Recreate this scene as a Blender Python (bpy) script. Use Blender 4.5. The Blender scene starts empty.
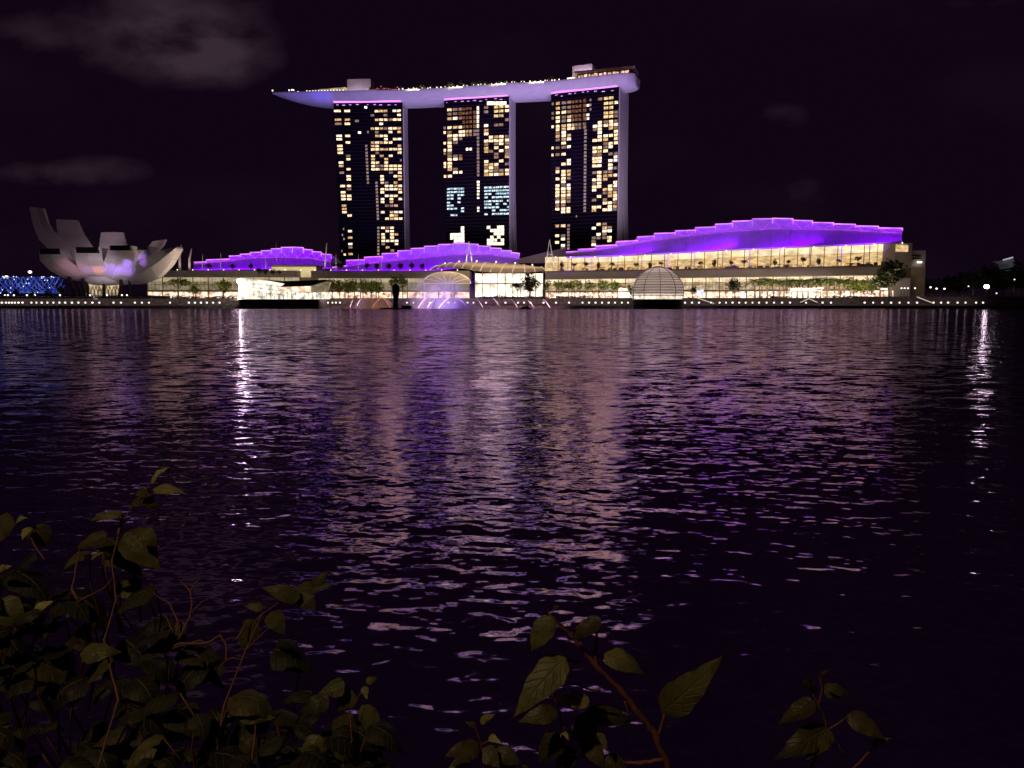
import bpy, bmesh, math, random
import numpy as np
from mathutils import Vector, Matrix

random.seed(7)
R = math.radians
scene = bpy.context.scene
col = scene.collection
F = 770.0
TH = math.atan(80.0 / F)
CAM = Vector((0.0, 0.0, 2.9))

# ------------------------------------------------------------------ camera
cd = bpy.data.cameras.new("camera")
cam = bpy.data.objects.new("camera", cd)
col.objects.link(cam)
cam.location = CAM
cam.rotation_euler = (R(90) - TH, 0, 0)
cd.sensor_width = 36.0
cd.lens = 36.0 * F / 1024.0
cd.clip_start = 0.05
cd.clip_end = 20000
scene.camera = cam

# ------------------------------------------------------------------ render / exposure
scene.view_settings.view_transform = 'Standard'
scene.view_settings.look = 'None'
scene.view_settings.exposure = 0.0
scene.view_settings.gamma = 1.0
scene.view_settings.use_curve_mapping = False
scene.cycles.use_denoising = True
scene.cycles.max_bounces = 5
scene.cycles.diffuse_bounces = 2
scene.cycles.glossy_bounces = 3
scene.cycles.transparent_max_bounces = 8
scene.cycles.volume_bounces = 0
scene.cycles.sample_clamp_indirect = 6.0
scene.cycles.sample_clamp_direct = 0.0
scene.cycles.use_light_tree = True
scene.cycles.caustics_reflective = False
scene.cycles.caustics_refractive = False


# ------------------------------------------------------------------ world: night sky with a few dim clouds
world = bpy.data.worlds.new("World")
scene.world = world
world.use_nodes = True
wt = world.node_tree
wt.nodes.clear()
WN = wt.nodes.new


def wmath(op, a, b=None, c=None, clamp=False):
    n = WN('ShaderNodeMath'); n.operation = op; n.use_clamp = clamp
    for i, x in enumerate((a, b, c)):
        if x is None:
            continue
        if isinstance(x, (int, float)):
            n.inputs[i].default_value = x
        else:
            wt.links.new(x, n.inputs[i])
    return n.outputs[0]


tc = WN('ShaderNodeTexCoord')
sp = WN('ShaderNodeSeparateXYZ'); wt.links.new(tc.outputs['Generated'], sp.inputs[0])
ysafe = wmath('MAXIMUM', sp.outputs[1], 0.05)
ca = wmath('DIVIDE', sp.outputs[0], ysafe)
cb = wmath('DIVIDE', sp.outputs[2], ysafe)
cmb = WN('ShaderNodeCombineXYZ')
wt.links.new(ca, cmb.inputs[0]); wt.links.new(wmath('MULTIPLY', cb, 1.9), cmb.inputs[1])
nz = WN('ShaderNodeTexNoise'); nz.inputs['Scale'].default_value = 9.0; nz.inputs['Detail'].default_value = 6.0
nz.inputs['Roughness'].default_value = 0.52; wt.links.new(cmb.outputs[0], nz.inputs['Vector'])
nz2 = WN('ShaderNodeTexNoise'); nz2.inputs['Scale'].default_value = 3.1; nz2.inputs['Detail'].default_value = 3.0
wt.links.new(cmb.outputs[0], nz2.inputs['Vector'])
total = None
for (px, py, wx, wy, amp) in ((168, 30, 84, 40, 1.1), (66, 172, 84, 16, 0.72), (215, 62, 55, 26, 0.75), (775, 117, 42, 20, 0.36), (810, 190, 60, 20, 0.3),
                              (975, 4, 60, 14, 0.3), (25, 35, 60, 22, 0.36), (20, 240, 60, 22, 0.3), (420, 175, 90, 40, 0.16)):
    u, v = (px - 512) / F, (384 - py) / F
    dy, dz = math.cos(TH) + v * math.sin(TH), -math.sin(TH) + v * math.cos(TH)
    a0, b0 = u / dy, dz / dy
    da = wmath('DIVIDE', wmath('SUBTRACT', ca, a0), wx / F)
    db = wmath('DIVIDE', wmath('SUBTRACT', cb, b0), wy / F)
    d2 = wmath('ADD', wmath('MULTIPLY', da, da), wmath('MULTIPLY', db, db))
    g = wmath('MULTIPLY', wmath('EXPONENT', wmath('MULTIPLY', d2, -1.0)), amp)
    total = g if total is None else wmath('ADD', total, g)
shape = wmath('SUBTRACT', wmath('MULTIPLY', total, wmath('ADD', wmath('MULTIPLY', nz.outputs[0], 4.2), -1.0)), 0.28)
shape = wmath('MULTIPLY', wmath('MAXIMUM', shape, 0.0), 0.9, clamp=True)
faint = wmath('MULTIPLY', wmath('MAXIMUM', wmath('SUBTRACT', nz2.outputs[0], 0.5), 0.0), 0.35)
fac = wmath('ADD', shape, faint, clamp=True)
mixc = WN('ShaderNodeMix'); mixc.data_type = 'RGBA'
wt.links.new(fac, mixc.inputs[0])
mixc.inputs[6].default_value = (0.0050, 0.0014, 0.0059, 1)
mixc.inputs[7].default_value = (0.036, 0.022, 0.033, 1)
bg = WN('ShaderNodeBackground'); bg.inputs[1].default_value = 1.0
wt.links.new(mixc.outputs[2], bg.inputs[0])
wo = WN('ShaderNodeOutputWorld'); wt.links.new(bg.outputs[0], wo.inputs[0])


# ------------------------------------------------------------------ lights: lamps of the place and added fill lights
def aim(o, direction):
    o.rotation_euler = Vector(direction).to_track_quat('-Z', 'Y').to_euler()


def area(name, loc, direction, sx, sy, power, color, xaxis=None, spread=180):
    l = bpy.data.lights.new(name, 'AREA'); l.shape = 'RECTANGLE'; l.size = sx; l.size_y = sy
    l.energy = power; l.color = color; l.spread = R(spread)
    o = bpy.data.objects.new(name, l); col.objects.link(o); o.location = loc
    d = Vector(direction).normalized()
    if xaxis is None:
        aim(o, d)
    else:
        z = -d; x = Vector(xaxis).normalized(); y = z.cross(x).normalized(); x = y.cross(z)
        o.rotation_euler = Matrix((x, y, z)).transposed().to_euler()
    return o


def spot(name, loc, target, angle, power, color, blend=0.6, radius=0.4):
    l = bpy.data.lights.new(name, 'SPOT'); l.spot_size = R(angle); l.spot_blend = blend
    l.energy = power; l.color = color; l.shadow_soft_size = radius
    o = bpy.data.objects.new(name, l); col.objects.link(o); o.location = loc
    aim(o, Vector(target) - Vector(loc))
    return o


def at(px, py, Y):
    u, v = (px - 512) / F, (384 - py) / F
    d = Vector((u, math.cos(TH) + v * math.sin(TH), -math.sin(TH) + v * math.cos(TH)))
    return CAM + d * (Y / d.y)


def atz(px, py, z):
    u, v = (px - 512) / F, (384 - py) / F
    d = Vector((u, math.cos(TH) + v * math.sin(TH), -math.sin(TH) + v * math.cos(TH)))
    return CAM + d * ((z - CAM.z) / d.z)


def lerp(a, b, t):
    return a + (b - a) * t


def interp(pts, x):
    if x <= pts[0][0]:
        return pts[0][1]
    for (x0, y0), (x1, y1) in zip(pts, pts[1:]):
        if x <= x1:
            return y0 + (y1 - y0) * (x - x0) / (x1 - x0)
    return pts[-1][1]


# ------------------------------------------------------------------ mesh helpers
class MB:
    def __init__(self):
        self.v = []; self.f = []; self.m = []

    def add(self, vs, fs, mi=0):
        o = len(self.v)
        self.v += [tuple(p) for p in vs]
        self.f += [tuple(i + o for i in f) for f in fs]
        self.m += [mi] * len(fs)
        return self

    def quad(self, a, b, c, d, mi=0):
        return self.add((a, b, c, d), ((0, 1, 2, 3),), mi)

    def hexa(self, p, mi=0):  # p: 4 bottom, 4 top
        return self.add(p, ((3, 2, 1, 0), (4, 5, 6, 7), (0, 1, 5, 4), (1, 2, 6, 5), (2, 3, 7, 6), (3, 0, 4, 7)), mi)

    def box(self, c, s, mi=0, rz=0.0, tilt=0.0):
        m = Matrix.Rotation(rz, 3, 'Z') @ Matrix.Rotation(tilt, 3, 'Y')
        c = Vector(c); hx, hy, hz = s[0] / 2, s[1] / 2, s[2] / 2
        p = [c + m @ Vector(q) for q in ((-hx, -hy, -hz), (hx, -hy, -hz), (hx, hy, -hz), (-hx, hy, -hz),
                                         (-hx, -hy, hz), (hx, -hy, hz), (hx, hy, hz), (-hx, hy, hz))]
        return self.hexa(p, mi)

    def slab(self, a, b, z0, z1, depth, mi=0):
        """A wall from plan point a to b (its front face), going back by depth."""
        a = Vector((a[0], a[1], 0)); b = Vector((b[0], b[1], 0))
        d = (b - a).normalized(); n = Vector((-d.y, d.x, 0)) * depth
        pl = (a, b, b + n, a + n)
        z0 = z0 if isinstance(z0, tuple) else (z0, z0); z1 = z1 if isinstance(z1, tuple) else (z1, z1)
        lo = [Vector((q.x, q.y, z)) for q, z in zip(pl, (z0[0], z0[1], z0[1], z0[0]))]
        hi = [Vector((q.x, q.y, z)) for q, z in zip(pl, (z1[0], z1[1], z1[1], z1[0]))]
        return self.hexa(lo + hi, mi)

    def tube(self, pts, r, n=6, mi=0, cap=True):
        pts = [Vector(p) for p in pts]
        rs = r if isinstance(r, (list, tuple)) else [r] * len(pts)
        vs = []; up = Vector((0.13, 0.21, 0.97)).normalized()
        for i, p in enumerate(pts):
            t = (pts[min(i + 1, len(pts) - 1)] - pts[max(i - 1, 0)]).normalized()
            if abs(t.dot(up)) > 0.95:
                s = t.cross(Vector((1, 0, 0))).normalized()
            else:
                s = t.cross(up).normalized()
            w = s.cross(t)
            for k in range(n):
                a = 2 * math.pi * k / n
                vs.append(p + (s * math.cos(a) + w * math.sin(a)) * rs[i])
        fs = []
        for i in range(len(pts) - 1):
            for k in range(n):
                fs.append((i * n + k, i * n + (k + 1) % n, (i + 1) * n + (k + 1) % n, (i + 1) * n + k))
        if cap:
            fs.append(tuple(reversed(range(n)))); fs.append(tuple(range((len(pts) - 1) * n, len(pts) * n)))
        return self.add(vs, fs, mi)

    def ball(self, c, r, mi=0, nu=10, nv=6, sz=1.0):
        c = Vector(c); vs = []; fs = []
        for j in range(nv + 1):
            th = math.pi * j / nv
            for i in range(nu):
                ph = 2 * math.pi * i / nu
                vs.append(c + Vector((r * math.sin(th) * math.cos(ph), r * math.sin(th) * math.sin(ph), r * sz * math.cos(th))))
        for j in range(nv):
            for i in range(nu):
                fs.append((j * nu + i, (j + 1) * nu + i, (j + 1) * nu + (i + 1) % nu, j * nu + (i + 1) % nu))
        return self.add(vs, fs, mi)

    def lathe(self, c, prof, n=32, mi=0, a0=0.0, a1=2 * math.pi):
        c = Vector(c); vs = []; fs = []
        full = abs(a1 - a0 - 2 * math.pi) < 1e-6
        m = n if full else n + 1
        for (r, z) in prof:
            for i in range(m):
                a = a0 + (a1 - a0) * i / n
                vs.append(c + Vector((r * math.cos(a), r * math.sin(a), z)))
        for j in range(len(prof) - 1):
            for i in range(n):
                fs.append((j * m + i, j * m + (i + 1) % m, (j + 1) * m + (i + 1) % m, (j + 1) * m + i))
        return self.add(vs, fs, mi)

    def grid(self, rows, mi=0, closed=False):
        nr, nc = len(rows), len(rows[0]); vs = [p for r in rows for p in r]; fs = []
        for j in range(nr - 1):
            for i in range(nc if closed else nc - 1):
                fs.append((j * nc + i, j * nc + (i + 1) % nc, (j + 1) * nc + (i + 1) % nc, (j + 1) * nc + i))
        return self.add(vs, fs, mi)

    def build(self, name, mats, parent=None, base=None, smooth=False, label=None, cat=None, group=None, kind=None):
        me = bpy.data.meshes.new(name)
        if parent is not None:
            b = Vector(parent['_base'])
        else:
            b = Vector(base) if base is not None else Vector((0, 0, 0))
        v = np.array([(p[0] - b.x, p[1] - b.y, p[2] - b.z) for p in self.v])
        me.from_pydata(v.tolist(), [], self.f)
        if not isinstance(mats, (list, tuple)):
            mats = [mats]
        for mt in mats:
            me.materials.append(mt)
        me.polygons.foreach_set('material_index', self.m)
        if smooth:
            me.polygons.foreach_set('use_smooth', [True] * len(self.f))
        if getattr(self, 'uv', None):
            at_ = me.attributes.new('leafco', 'FLOAT_VECTOR', 'POINT'); at_.data.foreach_set('vector', np.array(self.uv, dtype=np.float32).ravel())
        me.update()
        o = bpy.data.objects.new(name, me); col.objects.link(o)
        if parent is not None:
            o.parent = parent
        else:
            o.location = b
        o['_base'] = tuple(b)
        tag(o, label, cat, group, kind)
        return o


def tag(o, label=None, cat=None, group=None, kind=None):
    if label: o['label'] = label
    if cat: o['category'] = cat
    if group: o['group'] = group
    if kind: o['kind'] = kind
    return o


def thing(name, base, label, cat, group=None):
    o = bpy.data.objects.new(name, None); col.objects.link(o)
    o.location = base; o['_base'] = tuple(base)
    o.empty_display_size = 0.1
    return tag(o, label, cat, group)


def copy_tree(o, parent=None):
    c = o.copy(); col.objects.link(c)
    if parent is not None:
        c.parent = parent
    for ch in list(o.children):
        copy_tree(ch, c)
    return c


def recalc(o):
    bm = bmesh.new(); bm.from_mesh(o.data)
    bmesh.ops.remove_doubles(bm, verts=bm.verts, dist=1e-4)
    bmesh.ops.recalc_face_normals(bm, faces=bm.faces); bm.to_mesh(o.data); bm.free()
    return o


# ------------------------------------------------------------------ materials
def new_mat(name):
    m = bpy.data.materials.new(name); m.use_nodes = True
    nt = m.node_tree; nt.nodes.clear()
    out = nt.nodes.new('ShaderNodeOutputMaterial')
    return m, nt, out


def solid(name, c, rough=0.6, var=0.25, scale=0.5, metal=0.0, bump=0.0, spec=0.5, stretch=None):
    """Principled surface with mottled procedural colour."""
    m, nt, out = new_mat(name)
    b = nt.nodes.new('ShaderNodeBsdfPrincipled')
    tcn = nt.nodes.new('ShaderNodeTexCoord'); n = nt.nodes.new('ShaderNodeTexNoise')
    n.inputs['Scale'].default_value = scale; n.inputs['Detail'].default_value = 4
    if stretch:
        mp = nt.nodes.new('ShaderNodeMapping'); mp.inputs['Scale'].default_value = stretch
        nt.links.new(tcn.outputs['Object'], mp.inputs[0]); nt.links.new(mp.outputs[0], n.inputs['Vector'])
    else:
        nt.links.new(tcn.outputs['Object'], n.inputs['Vector'])
    r = nt.nodes.new('ShaderNodeValToRGB')
    r.color_ramp.elements[0].position = 0.3; r.color_ramp.elements[1].position = 0.7
    r.color_ramp.elements[0].color = tuple(x * (1 - var) for x in c) + (1,)
    r.color_ramp.elements[1].color = tuple(min(1, x * (1 + var)) for x in c) + (1,)
    nt.links.new(n.outputs[0], r.inputs[0]); nt.links.new(r.outputs[0], b.inputs['Base Color'])
    b.inputs['Roughness'].default_value = rough; b.inputs['Metallic'].default_value = metal
    b.inputs['Specular IOR Level'].default_value = spec
    if bump:
        bp = nt.nodes.new('ShaderNodeBump'); bp.inputs['Strength'].default_value = bump
        nt.links.new(n.outputs[0], bp.inputs['Height']); nt.links.new(bp.outputs[0], b.inputs['Normal'])
    nt.links.new(b.outputs[0], out.inputs[0])
    return m


def glow(name, c, s, var=0.0, scale=1.0, c2=None, stretch=(1, 1, 1), detail=2):
    """A lit window, lamp or LED: emission, optionally uneven as seen through curtains and shop fittings."""
    m, nt, out = new_mat(name)
    e = nt.nodes.new('ShaderNodeEmission'); e.inputs[0].default_value = tuple(c) + (1,); e.inputs[1].default_value = s
    if var or c2:
        tcn = nt.nodes.new('ShaderNodeTexCoord'); mp = nt.nodes.new('ShaderNodeMapping'); n = nt.nodes.new('ShaderNodeTexNoise')
        mp.inputs['Scale'].default_value = stretch
        geo = nt.nodes.new('ShaderNodeNewGeometry')
        nt.links.new(geo.outputs['Position'], mp.inputs[0]); nt.links.new(mp.outputs[0], n.inputs['Vector'])
        n.inputs['Scale'].default_value = scale; n.inputs['Detail'].default_value = detail
        mr = nt.nodes.new('ShaderNodeMapRange'); mr.inputs[1].default_value = 0.3; mr.inputs[2].default_value = 0.7
        mr.inputs[3].default_value = max(0.0, s * (1 - var)); mr.inputs[4].default_value = s * (1 + var)
        nt.links.new(n.outputs[0], mr.inputs[0]); nt.links.new(mr.outputs[0], e.inputs[1])
        if c2:
            mx = nt.nodes.new('ShaderNodeMix'); mx.data_type = 'RGBA'
            mr2 = nt.nodes.new('ShaderNodeMapRange'); mr2.inputs[1].default_value = 0.4; mr2.inputs[2].default_value = 0.62
            sep = nt.nodes.new('ShaderNodeSeparateColor'); nt.links.new(n.outputs['Color'], sep.inputs[0])
            nt.links.new(sep.outputs[1], mr2.inputs[0]); nt.links.new(mr2.outputs[0], mx.inputs[0])
            mx.inputs[6].default_value = tuple(c) + (1,); mx.inputs[7].default_value = tuple(c2) + (1,)
            nt.links.new(mx.outputs[2], e.inputs[0])
    nt.links.new(e.outputs[0], out.inputs[0])
    return m


def veins(m):
    """Pale midrib and side veins, worn brown patches and a blistered surface, following each leaf's own length and width."""
    nt = m.node_tree; N = nt.nodes.new; L = nt.links.new
    def mt(op, a, b=None, clamp=False):
        q = N('ShaderNodeMath'); q.operation = op; q.use_clamp = clamp
        for i, x in enumerate((a, b)):
            if x is None: continue
            if isinstance(x, (int, float)): q.inputs[i].default_value = x
            else: L(x, q.inputs[i])
        return q.outputs[0]
    at_ = N('ShaderNodeAttribute'); at_.attribute_name = 'leafco'
    sx = N('ShaderNodeSeparateXYZ'); L(at_.outputs['Vector'], sx.inputs[0])
    u, v, sd = sx.outputs[0], mt('ABSOLUTE', sx.outputs[1]), sx.outputs[2]
    mid = mt('SUBTRACT', 1.0, mt('DIVIDE', v, 0.07), True)
    fr = mt('FRACT', mt('SUBTRACT', mt('MULTIPLY', u, 7.0), mt('MULTIPLY', v, 1.7)))
    side = mt('SUBTRACT', 1.0, mt('DIVIDE', mt('ABSOLUTE', mt('SUBTRACT', fr, 0.5)), 0.09), True)
    vein = mt('MAXIMUM', mid, mt('MULTIPLY', side, 0.6))
    b = next(n for n in nt.nodes if n.type == 'BSDF_PRINCIPLED'); t = next(n for n in nt.nodes if n.type == 'BSDF_TRANSLUCENT')
    src = b.inputs['Base Color'].links[0].from_socket
    tcn = N('ShaderNodeTexCoord'); nz_ = N('ShaderNodeTexNoise'); nz_.inputs['Scale'].default_value = 55; nz_.inputs['Detail'].default_value = 6; L(tcn.outputs['Object'], nz_.inputs['Vector'])
    br = mt('MULTIPLY', mt('SUBTRACT', mt('ADD', nz_.outputs[0], mt('MULTIPLY', v, 0.12)), 0.60), 7.0, True)
    hs = N('ShaderNodeHueSaturation'); L(src, hs.inputs['Color']); L(mt('ADD', 0.55, mt('MULTIPLY', sd, 0.9)), hs.inputs['Value']); L(mt('ADD', 0.47, mt('MULTIPLY', sd, 0.05)), hs.inputs['Hue'])
    m1 = N('ShaderNodeMix'); m1.data_type = 'RGBA'; L(mt('MULTIPLY', vein, 0.55), m1.inputs[0]); L(hs.outputs[0], m1.inputs[6]); m1.inputs[7].default_value = (.2, .17, .07, 1)
    m2 = N('ShaderNodeMix'); m2.data_type = 'RGBA'; L(mt('MULTIPLY', br, 0.7), m2.inputs[0]); L(m1.outputs[2], m2.inputs[6]); m2.inputs[7].default_value = (.06, .035, .015, 1)
    L(m2.outputs[2], b.inputs['Base Color']); L(m2.outputs[2], t.inputs[0])
    bp = N('ShaderNodeBump'); bp.inputs['Strength'].default_value = .55; bp.inputs['Distance'].default_value = .004
    L(mt('ADD', mt('MULTIPLY', vein, -1.0), mt('MULTIPLY', nz_.outputs[0], 1.2)), bp.inputs['Height']); L(bp.outputs[0], b.inputs['Normal'])


def leafmat(name, c, trans=0.25, var=0.45, scale=0.6, rough=0.5):
    m, nt, out = new_mat(name)
    b = nt.nodes.new('ShaderNodeBsdfPrincipled'); t = nt.nodes.new('ShaderNodeBsdfTranslucent'); mx = nt.nodes.new('ShaderNodeMixShader')
    tcn = nt.nodes.new('ShaderNodeTexCoord'); n = nt.nodes.new('ShaderNodeTexNoise')
    nt.links.new(tcn.outputs['Object'], n.inputs['Vector']); n.inputs['Scale'].default_value = scale; n.inputs['Detail'].default_value = 5
    r = nt.nodes.new('ShaderNodeValToRGB'); r.color_ramp.elements[0].position = 0.3; r.color_ramp.elements[1].position = 0.72
    r.color_ramp.elements[0].color = tuple(x * (1 - var) for x in c) + (1,); r.color_ramp.elements[1].color = tuple(x * (1 + var) for x in c) + (1,)
    nt.links.new(n.outputs[0], r.inputs[0])
    nt.links.new(r.outputs[0], b.inputs['Base Color']); nt.links.new(r.outputs[0], t.inputs[0])
    b.inputs['Roughness'].default_value = rough; b.inputs['Specular IOR Level'].default_value = 0.25
    mx.inputs[0].default_value = trans
    nt.links.new(b.outputs[0], mx.inputs[1]); nt.links.new(t.outputs[0], mx.inputs[2]); nt.links.new(mx.outputs[0], out.inputs[0])
    return m


M = {}
M['facade'] = solid('dark_glass_facade', (0.008, 0.004, 0.012), 0.22, 0.4, 0.05)
M['mullion'] = solid('dark_mullion', (0.016, 0.012, 0.02), 0.5)
M['concrete'] = solid('pale_concrete', (0.55, 0.53, 0.52), 0.7, 0.08, 0.12)
M['white'] = solid('white_panel', (0.74, 0.73, 0.73), 0.5, 0.06, 0.2)
M['hull'] = solid('hull_cladding', (0.66, 0.65, 0.67), 0.45, 0.06, 0.15)
M['roofwhite'] = solid('roof_panel', (0.62, 0.6, 0.66), 0.55, 0.1, 0.3)
M['slabgrey'] = solid('podium_cladding', (0.42, 0.38, 0.35), 0.65, 0.12, 0.15)
M['dark'] = solid('dark_stone', (0.035, 0.03, 0.03), 0.75, 0.4, 0.7)
M['seawall'] = solid('seawall_stone', (0.24, 0.20, 0.19), 0.8, 0.45, 0.5)
M['black'] = solid('black_metal', (0.008, 0.008, 0.009), 0.6, 0.3, 2.0)
M['metal'] = solid('painted_steel', (0.55, 0.55, 0.55), 0.4, 0.1, 1.0)
M['deckwood'] = solid('timber_boardwalk', (0.16, 0.12, 0.09), 0.7, 0.3, 0.8, stretch=(1, 8, 1))
M['ground'] = solid('paved_ground', (0.09, 0.085, 0.08), 0.85, 0.3, 0.08)
M['beige'] = solid('beige_render', (0.5, 0.42, 0.3), 0.7, 0.1, 0.2)
M['trunk'] = solid('bark', (0.12, 0.09, 0.06), 0.85, 0.35, 1.5)
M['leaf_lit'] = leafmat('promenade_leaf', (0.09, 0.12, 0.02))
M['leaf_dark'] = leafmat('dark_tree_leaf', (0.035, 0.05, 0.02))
M['leaf_palm'] = leafmat('palm_leaf', (0.08, 0.12, 0.025))
M['leaf_roof'] = leafmat('roof_garden_leaf', (0.07, 0.09, 0.04))
M['hedge'] = leafmat('hedge_leaf', (0.03, 0.04, 0.02))
M['win'] = glow('warm_hotel_window', (1.0, 0.62, 0.30), 1.6, 0.75, 0.75, (1.0, 0.74, 0.52), (1, 1, 1), 3)
M['win_amber'] = glow('amber_hotel_window', (1.0, 0.52, 0.20), 0.75, 0.75, 0.75, (1.0, 0.66, 0.36), (1, 1, 1), 3)
M['win_pale'] = glow('pale_hotel_window', (1.0, 0.80, 0.58), 1.5, 0.6, 0.75, (1.0, 0.86, 0.72), (1, 1, 1), 3)
M['win_dim'] = glow('dim_hotel_window', (0.75, 0.42, 0.25), 0.42, 0.5, 0.35, (0.62, 0.42, 0.42))
M['win_strip'] = glow('corridor_window', (0.62, 0.40, 0.34), 0.5, 0.35, 0.3, (0.60, 0.42, 0.48))
M['win_red'] = glow('reddish_suite_window', (0.5, 0.17, 0.09), 0.28, 0.8, 0.6, (0.8, 0.4, 0.2))
M['win_white'] = glow('white_lit_window', (1.0, 0.82, 0.58), 1.7, 0.6, 0.6, (1.0, .9, .76))
M['win_cyan'] = glow('cool_office_window', (0.44, 0.76, 1.0), 1.0, 0.85, 0.5, (0.9, 0.95, 1.0))
M['win_orange'] = glow('amber_suite_window', (1.0, 0.6, 0.24), 0.95, 0.6, 0.4, (1.0, 0.75, 0.4))
M['led'] = glow('violet_led_strip', (0.78, 0.22, 1.0), 1.9)
M['led_pink'] = glow('pink_led_line', (0.80, 0.24, 1.0), 1.5, 0.35, 0.15)
M['led_truss'] = glow('violet_truss_light', (0.56, 0.07, 1.0), 1.15, 0.4, 0.3)
M['lamp'] = glow('white_lamp', (1.0, 0.88, 0.80), 2.2)
M['lamp_soft'] = glow('small_deck_lamp', (1.0, 0.86, 0.66), 2.2)
M['rail_glow'] = glow('gangway_rail_light', (1.0, 0.86, 0.72), 0.9)
M['lamp_strong'] = glow('strong_floodlamp', (1.0, 0.93, 0.82), 55.0)
M['lamp_red'] = glow('red_bar_lamp', (1.0, 0.22, 0.16), 0.9, 0.7, 1.0)
M['lamp_blue'] = glow('blue_bridge_led', (0.05, 0.08, 1.0), 0.5, 0.9, 0.25, (0.16, 0.28, 1.0))
M['lamp_bluewhite'] = glow('bluewhite_led', (0.45, 0.6, 1.0), 2.6)
M['mall_hi'] = glow('bright_event_glass', (1.0, 0.80, 0.60), 1.6, 0.7, 0.14, (1.0, 0.9, 0.72), (1, 1, 1.4), 5)
M['mall_mid'] = glow('shop_front_glass', (1.0, 0.66, 0.32), 0.5, 0.7, 0.35, (1.0, 0.80, 0.55), (.5, 1, 1.6), 6)
M['mall_upper'] = glow('terrace_glass', (1.0, 0.62, 0.24), 0.75, 0.5, 0.35, (1.0, 0.72, 0.38), (.5, 1, 1.8), 6)
M['mall_ceil'] = glow('lit_ceiling', (1.0, 0.74, 0.42), 1.1, 0.35, 0.25, (1.0, 0.8, 0.55), (.4, 1, 1), 4)
M['mall_ceildim'] = glow('dim_lit_ceiling', (0.95, 0.76, 0.42), 0.5, 0.35, 0.25, (0.9, 0.75, 0.5), (.4, 1, 1), 4)
M['mall_shop'] = glow('ground_shop_glass', (1.0, 0.78, 0.6), 1.25, 1.2, 0.3, (1.0, 0.5, 0.3), (1, 1, 1.2), 6)
M['mall_dim'] = glow('dim_yellow_glass', (0.84, 0.66, 0.34), 0.28, 0.5, 0.2, (0.8, 0.68, 0.46), (1, 1, 1.5), 5)
M['pavil'] = glow('blazing_pavilion_glass', (1.0, 0.88, 0.66), 1.25, 0.8, 0.3, (1.0, .93, .82), (1, 1, 1), 5)
M['lobby'] = glow('lobby_glass', (1.0, 0.72, 0.36), 0.55, 0.9, 0.35, (1.0, 0.8, 0.5), (1, 1, 1), 6)


# ------------------------------------------------------------------ ground, shore and water
SHORE = 480.0


def tri_shore():
    g = MB()
    g.add([(-4000, SHORE + 12, 6.6), (4000, SHORE + 12, 6.6), (9000, 15000, 6.6), (-9000, 15000, 6.6)], ((0, 1, 2, 3),))
    g.build('ground', M['ground'], kind='structure')
    b = MB(); b.box((0, SHORE + 6.25, .3), (2400, 12.5, 3.0)); b.build('boardwalk', M['deckwood'], kind='structure')


tri_shore()
# near bank the camera stands on
bk = MB()
bk.add([(-60, 2.05, -2), (60, 2.05, -2), (60, 1.6, 1.25), (-60, 1.6, 1.25), (60, -60, 1.45), (-60, -60, 1.45)], ((0, 1, 2, 3), (3, 2, 4, 5)))
bk.build('bank', solid('bank_soil', (0.06, 0.05, 0.035), 0.9, 0.4, 3.0, bump=0.5), kind='structure')

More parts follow.
